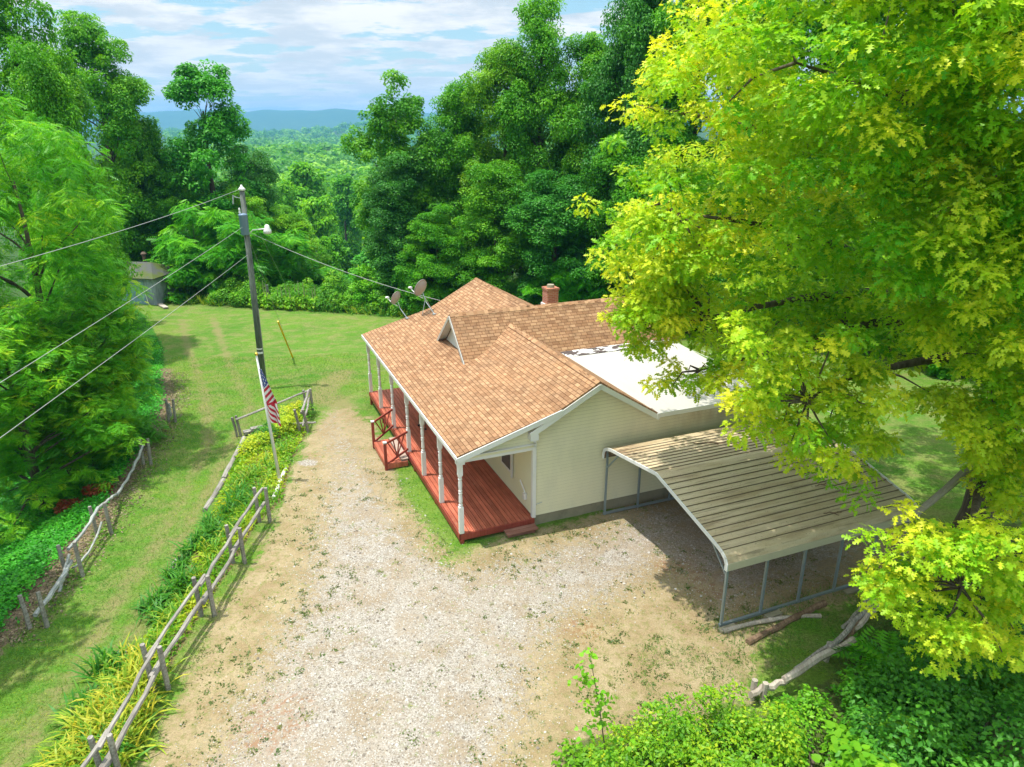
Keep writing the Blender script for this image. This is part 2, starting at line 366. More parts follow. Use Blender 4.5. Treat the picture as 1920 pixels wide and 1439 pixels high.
P_DIRT = [(250, 1700), (262, 1439), (330, 1300), (400, 1165), (470, 1060), (515, 975), (540, 900), (570, 830), (600, 770), (680, 730), (700, 800), (760, 930), (870, 1040), (1130, 960), (1300, 900), (1780, 1000), (1640, 1110), (1450, 1180), (1400, 1300), (1300, 1390), (1200, 1439), (1100, 1700)]
P_PORCHG = [(740, 860), (790, 870), (850, 960), (880, 1025), (880, 1050), (830, 1060), (790, 1000), (750, 930)]
P_BED = [(60, 1500), (110, 1439), (170, 1350), (280, 1190), (350, 1080), (400, 960), (440, 860), (500, 800), (560, 760), (580, 800), (545, 870), (530, 940), (480, 985), (440, 1055), (375, 1155), (290, 1300), (210, 1450), (180, 1600)]
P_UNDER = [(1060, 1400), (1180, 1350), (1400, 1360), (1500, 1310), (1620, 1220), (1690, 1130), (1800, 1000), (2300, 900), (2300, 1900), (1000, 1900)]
P_CARG = [(1230, 925), (1290, 915), (1680, 930), (1640, 1100), (1353, 1170), (1250, 1050)]
near = (GP[:, 0] > -34.5) & (GP[:, 0] < 40) & (GP[:, 1] > 2) & (GP[:, 1] < 75)
def zone(px, soft):
    o = np.zeros(len(GP)); o[near] = np.clip(.5 + sdist(GP[near], poly_px(px)) / soft, 0, 1); return o
zg = np.maximum(zone(P_GRAVEL, 2.4) * np.where(GP[:, 1] > 21, np.clip(.55 - (GP[:, 1] - 21) * .02, .2, .55), .60), zone(P_CORE, 4.0)); zd = zone(P_DIRT, 2.6) * (1 - .75 * sstep(GP[:, 1], 27, 35)); zpg = zone(P_PORCHG, 1.5) * .85
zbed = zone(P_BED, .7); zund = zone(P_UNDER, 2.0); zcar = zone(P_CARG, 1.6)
xb = np.interp(GP[:, 1], BANK[:, 0], BANK[:, 1]); ye = np.interp(GP[:, 0], EDGE[:, 0], EDGE[:, 1])
zbank = np.clip(.5 + (xb - GP[:, 0]) / 1.2, 0, 1)
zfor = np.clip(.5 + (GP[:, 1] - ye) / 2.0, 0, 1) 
zdry = np.zeros(len(GP))
for pts, wd, k in [([(340, 600), (355, 660), (385, 740), (390, 830), (330, 960), (150, 1240), (20, 1439)], .5, .6), ([(400, 600), (430, 680), (470, 760), (420, 860), (300, 1100), (110, 1400)], .5, .6),
                   ([(700, 640), (600, 645), (520, 665)], .8, .35), ([(720, 600), (500, 600)], 1.2, .35), ([(640, 700), (600, 740), (640, 760)], 1.0, .8), ([(330, 960), (250, 1170), (90, 1400), (0, 1500)], 1.3, .35)]:
    zdry[near] = np.maximum(zdry[near], k * np.exp(-(lineset(GP[near], poly_px(pts)) / wd) ** 2))
zlit = np.zeros(len(GP)); bl = np.stack([BANK[:, 1] - .25, BANK[:, 0]], 1)
zlit[near] = np.exp(-(lineset(GP[near], bl) / .7) ** 2) * (GP[near, 1] < 38)
zpatch = np.zeros(len(GP)); pc = G(576, 868)[:2]; zpatch[near] = np.exp(-(((GP[near, 0] - pc[0]) / .42) ** 2 + ((GP[near, 1] - pc[1]) / .3) ** 2) ** 2)
zg = np.maximum(zg, zpatch)
zrust = np.zeros(len(GP))
for (u, v, r) in [(1290, 1065, .9), (1240, 1060, .5), (1080, 1180, .8), (520, 1350, 1.2), (1330, 1110, .6)]:
    pc = G(u, v)[:2]; zrust[near] = np.maximum(zrust[near], np.exp(-((GP[near, 0] - pc[0]) ** 2 + (GP[near, 1] - pc[1]) ** 2) / r ** 2))
zclear = np.zeros(len(GP)); zclear[:] = np.exp(-(((GP[:, 0] + 45) / 22) ** 2 + ((GP[:, 1] - 178) / 26) ** 2) ** 2)
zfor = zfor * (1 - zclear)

def ground_mat():
    m, n = mat('ground_surface'); oc = n.n('ShaderNodeTexCoord', 3)
    A = {}
    for a in ('gravel', 'dirt', 'bed', 'bank', 'forest', 'dry', 'litter', 'green', 'under', 'rust'): A[a] = n.n('ShaderNodeAttribute', 2, _p=dict(attribute_name='z_' + a))
    nb = n.noise(oc, .23, 4); nm = n.noise(oc, 1.1, 5, .65); nf = n.noise(oc, 6, 5, .7); nff = n.noise(oc, 32, 3, .7)
    def wob(z, k=1.0, lo=.42, hi=.60):
        s = n.math('ADD', z, n.math('MULTIPLY', n.math('SUBTRACT', n.math('ADD', n.math('MULTIPLY', nm, .5), n.math('MULTIPLY', nf, .5)), .5), k * 1.8)); return n.step(s, lo, hi)
    mow = n.noise(n.map(oc, scale=(.25, 2.2, 1), rot=(0, 0, .35)), 1.2, 3)
    g1 = n.ramp(nb, [(.3, (.060, .165, .016)), (.55, (.10, .205, .022)), (.75, (.145, .215, .032))])
    g1 = n.mix(n.math('MULTIPLY', n.step(nm, .42, .66), .65), g1, (.21, .205, .075)); g1 = n.mix(n.math('MULTIPLY', n.step(nf, .55, .7), .5), g1, (.06, .16, .02))
    g1 = n.mix(n.math('MULTIPLY', n.step(mow, .45, .65), .4), g1, (.175, .195, .06))
    g1 = n.mix(1.0, g1, n.ramp(n.noise(oc, 13, 3, .7), [(.3, .72), (.7, 1.25)]), 'MULTIPLY')
    g1 = n.mix(1.0, g1, n.ramp(nff, [(.25, .6), (.75, 1.45)]), 'MULTIPLY')
    dryc = n.mix(nf, (.26, .205, .10), (.19, .19, .07)); dryc = n.mix(1.0, dryc, n.ramp(nff, [(.25, .7), (.75, 1.25)]), 'MULTIPLY')
    c = n.mix(n.math('MULTIPLY', wob(A['dry'], .55, .3, .75), .85), g1, dryc)
    # dirt
    dc = n.mix(n.step(nm, .35, .65), (.275, .205, .11), (.36, .285, .17)); dc = n.mix(n.math('MULTIPLY', n.step(nf, .47, .66), .7), dc, (.19, .19, .06))
    dc = n.mix(1.0, dc, n.ramp(nff, [(.25, .72), (.75, 1.25)]), 'MULTIPLY')
    c = n.mix(wob(A['dirt'], .7), c, dc)
    # gravel: stones of mixed greys and tans, sparse weeds
    vo = n.t.nodes.new('ShaderNodeTexVoronoi'); n.set(vo.inputs['Vector'], oc); vo.inputs['Scale'].default_value = 24
    vo2 = n.t.nodes.new('ShaderNodeTexVoronoi'); n.set(vo2.inputs['Vector'], oc); vo2.inputs['Scale'].default_value = 55
    st = n.t.nodes.new('ShaderNodeSeparateColor'); n.t.links.new(vo.outputs['Color'], st.inputs[0]); st2 = n.t.nodes.new('ShaderNodeSeparateColor'); n.t.links.new(vo2.outputs['Color'], st2.inputs[0])
    gc = n.ramp(st.outputs[0], [(0, (.22, .185, .14)), (.25, (.46, .42, .37)), (.6, (.66, .63, .59)), (1, (.90, .88, .85))])
    gc2 = n.ramp(st2.outputs[1], [(0, (.24, .20, .155)), (.5, (.58, .54, .49)), (1, (.92, .89, .85))]); gc = n.mix(1.0, n.mix(.5, gc, gc2), (.57, .55, .52), 'MULTIPLY')
    gc = n.mix(n.math('MULTIPLY', n.step(nm, .44, .62), .72), gc, (.27, .205, .13))
    gc = n.mix(n.math('MULTIPLY', n.step(nb, .45, .62), .3), gc, (.33, .255, .17))
    spk = n.math('MULTIPLY', n.step(n.noise(oc, 11, 5, .75), .54, .63), n.step(n.noise(oc, .7, 4), .36, .6)); gc = n.mix(n.math('MULTIPLY', spk, .6), gc, (.25, .19, .12))
    trk = n.step(n.noise(n.map(oc, scale=(1.6, .35, 1), rot=(0, 0, .25)), .8, 4, .6), .45, .62); gc = n.mix(n.math('MULTIPLY', trk, .38), gc, (.36, .31, .25))
    gsum = n.math('ADD', n.math('MULTIPLY', A['gravel'], 1.0), n.math('MULTIPLY', n.math('SUBTRACT', n.math('ADD', n.math('MULTIPLY', nf, .55), n.math('MULTIPLY', nff, .45)), .5), 2.0))
    c = n.mix(n.step(gsum, .34, .62), c, gc)
    weed = n.math('MULTIPLY', n.step(n.noise(oc, 3.7, 6, .75), .56, .64), n.step(A['dirt'], .2, .5)); weed = n.math('MULTIPLY', weed, n.step(n.noise(oc, .45, 3), .42, .58))
    c = n.mix(n.math('MULTIPLY', weed, .7), c, (.14, .19, .035))
    c = n.mix(n.math('MULTIPLY', n.math('MULTIPLY', wob(A['rust'], 1.2, .5, .9), n.step(nf, .45, .6)), .6), c, (.27, .13, .06))
    c = n.mix(n.math('MULTIPLY', wob(A['green'], 1.6, .45, .72), .85), c, n.mix(nff, (.09, .20, .02), (.20, .29, .05)))
    c = n.mix(wob(A['bed'], .5), c, n.mix(nf, (.10, .08, .035), (.22, .17, .08)))
    c = n.mix(wob(A['bank'], .5), c, n.mix(nf, (.02, .09, .012), (.06, .20, .018)))
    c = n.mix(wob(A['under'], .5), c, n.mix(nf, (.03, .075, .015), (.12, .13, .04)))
    c = n.mix(wob(A['litter'], .9, .45, .7), c, n.ramp(nff, [(.3, (.10, .07, .045)), (.7, (.32, .24, .15))]))
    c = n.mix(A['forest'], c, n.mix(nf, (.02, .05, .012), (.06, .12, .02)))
    h = n.math('ADD', n.math('MULTIPLY', vo.outputs[0], -.5), n.math('ADD', nff, n.math('MULTIPLY', nf, 2.0)))
    return finish(m, n, c, .95, h, .6, .03, .1)
gme = raw_mesh('ground', np.column_stack([GP, GZ]), quads.ravel(), np.arange(len(quads)) * 4, None, [ground_mat()], smooth=True)
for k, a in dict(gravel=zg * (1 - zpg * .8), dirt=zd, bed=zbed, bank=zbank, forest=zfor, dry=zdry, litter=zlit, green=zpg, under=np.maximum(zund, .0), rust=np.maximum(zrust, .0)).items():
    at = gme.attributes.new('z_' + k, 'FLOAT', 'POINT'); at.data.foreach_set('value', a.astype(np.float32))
ground = bpy.data.objects.new('ground', gme); link(ground); tag(ground, kind='structure')

# ------------------------------------------------------------------ far hills and haze
def far_hills():
    m, n = mat('far_hill_forest'); oc = n.n('ShaderNodeTexCoord', 3)
    c = n.mix(n.noise(oc, .01, 6, .7), (.02, .06, .015), (.07, .14, .03)); finish(m, n, c, 1)
    u = np.linspace(-5600, 3600, 260); t = np.linspace(0, 1, 14); V = []; 
    ridge = 112 + 11 * np.sin(u / 380) + 8 * np.sin(u / 190 + 1) + 5 * np.sin(u / 80 + 2) + 3 * np.sin(u / 37) + 8 * np.sin(u / 900 + 2.2)
    for j, tt in enumerate(t):
        y = 4900 + 1500 * (tt - .5) + 120 * np.sin(u / 500); k = math.sin(math.pi * tt) ** 1.2
        V.append(np.column_stack([u, y, ridge * k - 20 + 25 * k * np.sin(u / 260 + tt * 7) * (1 - k)]))
    V = np.concatenate(V); nu = len(u); q = (np.arange(nu - 1)[None] + nu * np.arange(len(t) - 1)[:, None]).ravel()
    Q = np.stack([q, q + 1, q + 1 + nu, q + nu], 1)
    o = bpy.data.objects.new('mountains', raw_mesh('mountains', V, Q.ravel(), np.arange(len(Q)) * 4, None, [m], smooth=True)); link(o); tag(o, kind='structure')
far_hills()
def haze():
    m = bpy.data.materials.new('haze_air'); m.use_nodes = True; n = NT(m.node_tree)
    v = n.t.nodes.new('ShaderNodeVolumePrincipled'); v.inputs['Color'].default_value = (.20, .56, 1.0, 1); v.inputs['Density'].default_value = .00019; v.inputs['Anisotropy'].default_value = .1
    n.t.links.new(v.outputs[0], n.t.nodes.new('ShaderNodeOutputMaterial').inputs['Volume'])
    b = MB(); b.box((0, 3090, 35), (13200, 7200, 220)); o = b.build('haze', m); tag(o, kind='stuff'); return o
haze()

# ------------------------------------------------------------------ the house (local: x across from the porch, y along the front, z up)
HA = math.radians(22.378); HO = (-1.56, 18.74, 0)
hc, hs = math.cos(HA), math.sin(HA)
def HW(b, a, z=0.0): return (HO[0] + b * hc - a * hs, HO[1] + b * hs + a * hc, z)
house = empty('farmhouse', 'cream sided farmhouse with orange shingle roof and long red porch', 'house', HO, HA)
ze = lambda b: 3.04 + .285 * (b + .1)            # porch slope
zm = lambda b: 3.952 + .5333 * (b - 3.1)         # main front slope
R = MB()
def roofpoly(pts, o, u, v): R.slab(pts, .07, (o, u, v))
A0, A1, AC = -.2, 13.6, 7.55
roofpoly([(-.1, A0, ze(-.1)), (-.1, A1, ze(-.1)), (3.1, A1, 3.952), (3.1, A0, 3.952)][::-1], (0, 0, 3.04), (0, 1, 0), (1 / 1.04, 0, .285 / 1.04))
s1 = math.hypot(1, .5333)
roofpoly([(3.1, A0, 3.952), (3.1, AC, 3.952), (4.5, AC, zm(4.5)), (4.5, A0, zm(4.5))][::-1], (3.1, 0, 3.952), (0, 1, 0), (1 / s1, 0, .5333 / s1))
roofpoly([(3.1, AC, 3.952), (3.1, A1, 3.952), (5.45, A1, zm(5.45)), (5.45, AC, zm(5.45))][::-1], (3.1, 0, 3.952), (0, 1, 0), (1 / s1, 0, .5333 / s1))
s2 = math.hypot(1, .628); zb = lambda b: zm(4.5) - .628 * (b - 4.5)
roofpoly([(4.5, A0, zm(4.5)), (4.5, AC, zm(4.5)), (6.68, AC, zb(6.68)), (6.68, A0, zb(6.68))][::-1], (4.5, 0, 4.7), (0, 1, 0), (1 / s2, 0, -.628 / s2))
zfb = lambda b: zm(5.45) - .5333 * (b - 5.45)
roofpoly([(5.45, AC, zm(5.45)), (5.45, A1, zm(5.45)), (8.4, A1, zfb(8.4)), (8.4, AC, zfb(8.4))][::-1], (5.45, 0, 5.2), (0, 1, 0), (1 / s1, 0, -.5333 / s1))
ZC, SL = 5.19, .86; s3 = math.hypot(1, SL); zx = lambda a: ZC - SL * abs(a - AC)
roofpoly([(2.2, 5.8, zx(5.8)), (2.2, AC, ZC), (11.6, AC, ZC), (11.6, 5.8, zx(5.8))], (0, 5.8, 3.6), (1, 0, 0), (0, 1 / s3, SL / s3))
roofpoly([(2.2, 9.3, zx(9.3)), (11.6, 9.3, zx(9.3)), (11.6, AC, ZC), (2.2, AC, ZC)], (0, 9.3, 3.6), (1, 0, 0), (0, -1 / s3, SL / s3))
roof = R.build('roof', SHINGLE, house)
def caps(p0, p1, sa, sb, wd=.14):
    """overlapping ridge cap shingles"""
    b = MB(); p0, p1 = Vector(p0), Vector(p1); d = p1 - p0; n = int(d.length / .15); d = d / n; u = d.normalized(); side = Vector((u.y, -u.x, 0))
    for i in range(n):
        q = p0 + d * i; e = q + d * 1.25; l0 = .012 + .004; 
        T0 = [q + Vector((0, 0, .014)), q - side * wd + Vector((0, 0, .014 - wd * sa)), e - side * wd + Vector((0, 0, .026 - wd * sa)), e + Vector((0, 0, .026)), e + side * wd + Vector((0, 0, .026 - wd * sb)), q + side * wd + Vector((0, 0, .014 - wd * sb))]
        uu = i * 1.7 + random.random() * 5; vv = random.random() * 9 // .142 * .142
        b.add(T0, [(0, 1, 2, 3), (0, 3, 4, 5)], [[(uu, vv + .02), (uu + .12, vv + .02), (uu + .12, vv + .12), (uu, vv + .12)], [(uu, vv + .02), (uu, vv + .12), (uu + .12, vv + .12), (uu + .12, vv + .02)]])
    return b.build('ridge_cap', SHINGLE, roof)
caps((4.5, A0, zm(4.5)), (4.5, 7.1, zm(4.5)), .5333, .628); caps((5.45, A1, zm(5.45)), (5.45, AC, zm(5.45)), .53, .53); caps((2.2, AC, ZC), (11.6, AC, ZC), SL, SL)
ch = MB(); ch.box((6.9, 8.45, 5.0), (.5, .5, 1.3)); ch.box((6.9, 8.45, 5.62), (.56, .56, .09))
chim = ch.build('chimney', BRICK, roof, bevel=.006)
cf = MB(); cf.box((6.9, 8.45, 4.72), (.6, .6, .55)); cf.build('flashing', WHITE, chim); cf = MB(); cf.lathe([(5.66, .17), (5.70, .16), (5.78, .15)], 12, (6.9, 8.45, 0)); cf.build('flue', CONC, chim)
fl = MB(); zf = lambda a: 3.35 + .057 * (a + .25)
fl.slab([(5.2, .16, zf(.16)), (6.66, .16, zf(.16)), (6.66, -.22, zf(-.22)), (11.15, -.22, zf(-.22)), (11.15, 5.2, zf(5.2)), (5.2, 5.2, zf(5.2))], .05); flat = fl.build('flat_roof', FLATROOF, house)
fl = MB(); fl.slab([(5.2, 5.2, zf(5.2) + .004), (11.0, 5.35, zf(5.35) + .004), (11.0, 6.05, zf(6.05) + .012), (5.2, 6.05, zf(6.05) + .012)], .055); fl.build('tar_patch', TAR, flat)
fl = MB(); fl.box((8.9, -.235, 3.27), (4.55, .03, .15)); fl.box((11.165, 2.8, 3.42), (.03, 6.0, .12), Matrix.Rotation(.057, 3, 'X')); fl.build('roof_edge', WHITE, flat)
# lap siding as real boards
LAPSHADE = plain('siding_lap_shadow', (.34, .32, .22), .8, .1)  # dark tone painting the shadow each lap drops on the board below
def siding(poly, axis_pt, parent, name, flip=1, step=.115, mat_=CREAM, plane='a'):
    """poly: list of (s, z) convex-ish outline; boards run along s.  plane 'a': s = x at fixed y;  plane 'b': s = y at fixed x"""
    b = MB(); zs = [p[1] for p in poly]; z0, z1 = min(zs), max(zs); n = int((z1 - z0) / step) + 1
    def span(z):
        X = []
        for (x0, y0), (x1, y1) in zip(poly, poly[1:] + poly[:1]):
            if abs(y1 - y0) < 1e-9: continue
            if (y0 - z) * (y1 - z) <= 0: X.append(x0 + (x1 - x0) * (z - y0) / (y1 - y0))
        return (min(X), max(X)) if X else None
    for i in range(n):
        za = z0 + i * step; zc_ = min(za + step, z1) - 1e-4; a = span(za + 1e-4); c = span(zc_)
        if not a or not c: continue
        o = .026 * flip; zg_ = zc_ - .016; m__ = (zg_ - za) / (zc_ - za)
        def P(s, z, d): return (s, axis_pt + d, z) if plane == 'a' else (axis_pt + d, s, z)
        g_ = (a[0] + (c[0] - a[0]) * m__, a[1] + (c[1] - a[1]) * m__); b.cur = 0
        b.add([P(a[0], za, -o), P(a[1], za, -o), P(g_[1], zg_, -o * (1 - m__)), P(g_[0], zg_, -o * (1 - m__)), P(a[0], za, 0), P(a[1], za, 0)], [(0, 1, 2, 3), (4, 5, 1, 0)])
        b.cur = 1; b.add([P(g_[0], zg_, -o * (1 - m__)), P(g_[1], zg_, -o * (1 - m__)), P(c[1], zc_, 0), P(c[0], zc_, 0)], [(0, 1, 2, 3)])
    return b.build(name, [mat_, LAPSHADE], parent)
core = MB(); core.box((6.75, 3.1, 1.85), (8.5, 5.98, 2.9)); core.box((5.3, 9.8, 1.75), (5.6, 7.1, 2.8)); core.box((7.0, 7.55, 2.1), (8.8, 3.1, 3.3)); core.build('inner_wall', CREAM, house)
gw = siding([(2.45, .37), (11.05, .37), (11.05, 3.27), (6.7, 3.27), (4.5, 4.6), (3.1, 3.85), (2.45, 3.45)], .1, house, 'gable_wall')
siding([(2.45, .37), (11.05, .37), (11.05, 3.3), (2.45, 3.3)], .12, house, 'gable_wall') if False else None
bw = MB(); bw.box((6.75, .115, 1.9), (8.5, .02, 2.9)); bw.add([(2.46, .125, 3.3), (6.7, .125, 3.25), (4.5, .125, 4.58), (3.1, .125, 3.84), (2.46, .125, 3.44)], [(0, 1, 2, 3, 4)]); bw.build('wall_backing', CREAM, gw)
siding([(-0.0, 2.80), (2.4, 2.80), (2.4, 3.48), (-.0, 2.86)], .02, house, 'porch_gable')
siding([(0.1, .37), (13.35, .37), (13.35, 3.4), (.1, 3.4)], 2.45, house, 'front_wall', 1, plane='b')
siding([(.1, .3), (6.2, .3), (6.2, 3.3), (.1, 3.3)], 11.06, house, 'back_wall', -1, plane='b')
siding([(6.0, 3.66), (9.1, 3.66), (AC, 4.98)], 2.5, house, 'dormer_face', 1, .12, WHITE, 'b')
cn = MB(); cn.box((2.45, .09, 1.8), (.12, .12, 2.95)); cn.build('corner_trim', WHITE, gw); cn = MB(); cn.box((11.06, .09, 1.8), (.11, .11, 2.9)); cn.build('corner_trim', WHITE, gw)
fd = MB(); fd.box((6.75, .17, .14), (8.55, .1, .45)); fd.box((2.55, 6.7, .1), (.1, 13.1, .5)); fd.build('foundation', CONC, house)
# rake boards, fascia, beam, ceiling
def rake(p0, p1, ht=.17, th=.035, up=0): return MB().bar(p0, p1, th, ht)
tr = MB(); y = A0 - .015
tr.bar((4.52, y, zm(4.52) - .17), (2.2, y, zm(2.2) - .17), .035, .17); tr.build('rake_board', WHITE, house)
tr = MB(); tr.bar((3.25, y - .02, zm(3.25) - .12), (-.12, y - .02, ze(-.12) - .13), .035, .16); tr.build('rake_board', WHITE, house)
tr = MB(); tr.bar((4.48, y, zm(4.5) - .14), (6.72, y, zb(6.72) - .14), .035, .15); tr.build('rake_board', WHITE, house)
tr = MB(); tr.box((2.33, -.08, 3.22), (.26, .3, .2)); tr.build('eave_box', WHITE, house)
tr = MB(); tr.box((0.02, -.06, 2.83), (.24, .2, .22)); tr.build('eave_box', WHITE, house)
tr = MB(); tr.box((-.13, 6.7, ze(-.1) - .09), (.035, 13.8, .13)); tr.build('fascia', WHITE, house)
tr = MB()
for sx in (-1,): tr.bar((2.17, AC, ZC - .13), (2.17, 5.78, zx(5.8) - .1), .035, .12); tr.bar((2.17, AC, ZC - .13), (2.17, 9.32, zx(9.3) - .1), .035, .12)
tr.build('dormer_rake', plain('grey_rake_paint', (.45, .43, .40), .5), house)
sf = MB(); sf.slab([(2.18, 5.9, zx(5.9) - .085), (2.18, AC, ZC - .085), (2.5, AC, ZC - .085), (2.5, 5.9, zx(5.9) - .085)], .02); sf.slab([(2.18, AC, ZC - .085), (2.18, 9.2, zx(9.2) - .085), (2.5, 9.2, zx(9.2) - .085), (2.5, AC, ZC - .085)], .02); sf.build('soffit', WHITE, house)
bm = MB(); bm.box((.05, 6.7, 2.83), (.14, 13.3, .18)); bm.box((1.27, .06, 2.75), (2.4, .1, .1)); bm.build('porch_beam', WHITE, house)
pc_ = MB(); pc_.slab([(-.05, -.1, 2.94), (2.44, -.1, 2.94), (2.44, 13.5, 2.94), (-.05, 13.5, 2.94)], .02); pc_.build('porch_ceiling', WHITE, house)
# deck
dk = MB(); n = 17; wd = 2.45 / n
for i in range(n):
    cuts = sorted([0.02, 13.3] + [random.uniform(2, 11) for _ in range(2)])
    for c0, c1 in zip(cuts[:-1], cuts[1:]): dk.box((wd * (i + .5), (c0 + c1) / 2, .315 + random.uniform(-.002, .002)), (wd - .018, c1 - c0 - .006, .03))
dk.build('deck', DECK, house, bevel=.003)
rj = MB(); rj.box((1.2, .0, .21), (2.5, .04, .2)); rj.box((-.02, 6.65, .21), (.04, 13.34, .2)); rj.box((1.2, 13.3, .21), (2.5, .04, .2)); rj.box((1.2, 6.6, .235), (2.3, 13.1, .1)); rj.build('deck_rim', REDW, house)
for a in (.02, 2.7, 5.4, 8.0, 10.7, 13.25):
    q = MB(); q.box((.04, a, -.12), (.12, .12, .5)); q.build('deck_footing', REDW, house)
gl = MB(); gl.box((1.3, 6.6, .02), (2.2, 12.9, .02)); 
# turned porch posts
def post(a):
    b = MB(); b.box((.05, a, .33 + .45), (.14, .14, .9)); b.box((.05, a, 2.52), (.14, .14, .46))
    pr = [(1.22, .070), (1.245, .045), (1.27, .045), (1.285, .066), (1.31, .066), (1.325, .047), (1.36, .050), (1.40, .062), (1.55, .057), (1.66, .047), (1.675, .062), (1.70, .062), (1.715, .046), (1.74, .046), (1.755, .062), (1.78, .062), (1.80, .047), (1.92, .060), (2.05, .060), (2.12, .048), (2.14, .064), (2.17, .064), (2.19, .046), (2.24, .066), (2.30, .067)]
    b.lathe(pr, 14, (.05, a, 0)); return b.build('porch_post', WHITEP, house)
for a in (.06, 2.1, 4.2, 6.3, 8.72, 11.1, 13.25): post(a)
# porch window, door, light details on the front wall
wn = MB(); wn.box((2.42, 2.25, 1.75), (.05, .92, 1.4)); fr = wn.build('window', WHITE, house)
wn = MB(); wn.box((2.405, 2.25, 1.75), (.04, .74, 1.2)); wn.build('glass', GLASS, fr)
wn = MB(); wn.box((2.38, 2.25, 1.75), (.03, .76, .05)); wn.box((2.38, 1.72, 1.6), (.04, .1, 1.3)); wn.build('sash', WHITE, fr)
dr = MB(); dr.box((2.42, 7.4, 1.36), (.05, 1.0, 2.05)); dd = dr.build('door', WHITE, house); dr = MB(); dr.box((2.385, 7.4, 1.7), (.02, .6, .9)); dr.build('glass', GLASS, dd); dr = MB(); dr.lathe([(0, .03), (.02, .035), (.05, .03)], 10, (2.34, 7.05, 1.3)); dr.build('handle', GOLD, dd)
for a0 in (4.6, 10.4):
    wn = MB(); wn.box((2.42, a0, 1.75), (.05, .92, 1.4)); f2 = wn.build('window', WHITE, house); wn = MB(); wn.box((2.405, a0, 1.75), (.04, .74, 1.2)); wn.build('glass', GLASS, f2)
hs_ = MB(); hs_.tube([(2.36, .95, 1.24), (2.36, .55, .98), (2.36, .48, .97)], .022, 6); hs_.box((2.38, .62, .82), (.09, .12, .22)); hs_.build('flag_bracket', WHITEP, house)
hp = MB(); hp.tube([(2.5, .05, .78), (2.72, .03, .83)], .012, 5); hp.build('pipe_stub', METAL, house)
# front steps
st = MB()
for i in range(5): st.box((-.90 + i * .118, 6.95, .165), (.112, 2.2, .03))
st.box((-.95, 6.95, .06), (.03, 2.22, .2)); st.box((-.55, 5.86, .06), (.85, .03, .2)); st.box((-.55, 8.05, .06), (.85, .03, .2)); stp = st.build('front_step', DECK, house, bevel=.003)
st = MB(); st.box((-.22, 6.95, .225), (.26, 2.1, .035)); st.box((-.22, 6.95, .1), (.24, 2.0, .2)); st.build('tread', plain('worn_grey_tread', (.42, .32, .26), .8, .2, 9), stp)
for a, t in ((5.88, 6.25), (8.03, 8.66)):
    b = MB(); b.box((-.95, a, .46), (.10, .10, 1.12)); b.bar((-.95, a, .98), (-.0, t, 1.16), .045, .08); b.bar((-.95, a, .14), (-.0, t, .46), .045, .08)
    c0 = Vector((-.475, (a + t) / 2, .30))
    for k in (.12, .36, .64, .88):
        p = Vector((-.95, a, .98)).lerp(Vector((-.0, t, 1.16)), k); b.bar(c0, p, .035, .035)
    rl = b.build('step_railing', REDW, house); c = MB(); c.box((-.95, a, 1.04), (.13, .13, .05)); c.build('post_cap', WHITEP, rl)
pk = MB()
for i in range(2): pk.box((1.9, -.14 - i * .17, .17), (1.05, .155, .035))
pk.box((1.9, -.2, .08), (.9, .2, .15)); pk.build('side_step', wood('faded_red_plank', (.22, .09, .06), (.42, .22, .17), 1, 0), house)

# porch chair: only its feet show below the eave
chr_ = empty('porch_chair', 'dark wooden chair with black feet standing on the red porch', 'chair', HW(1.35, 8.35, .33), HA + .3)
for (x, y_) in ((-.25, -.25), (-.25, .25), (.25, -.25), (.25, .25)):
    b = MB(); b.tube([(x, y_, .05), (x * .95, y_ * .95, .45)], .025, 8); lg = b.build('leg', BROWNWOOD, chr_); b = MB(); b.tube([(x, y_, 0), (x, y_, .07)], [.05, .04], 8); b.build('foot', BLACK, lg)
b = MB(); b.box((0, 0, .46), (.56, .54, .04)); b.build('seat', BROWNWOOD, chr_, bevel=.01)
b = MB()
for k in range(5): b.box((.27, -.2 + k * .1, .78), (.02, .05, .62), Matrix.Rotation(.15, 3, 'Y'))
b.box((.31, 0, 1.08), (.03, .56, .08)); b.build('backrest', BROWNWOOD, chr_)

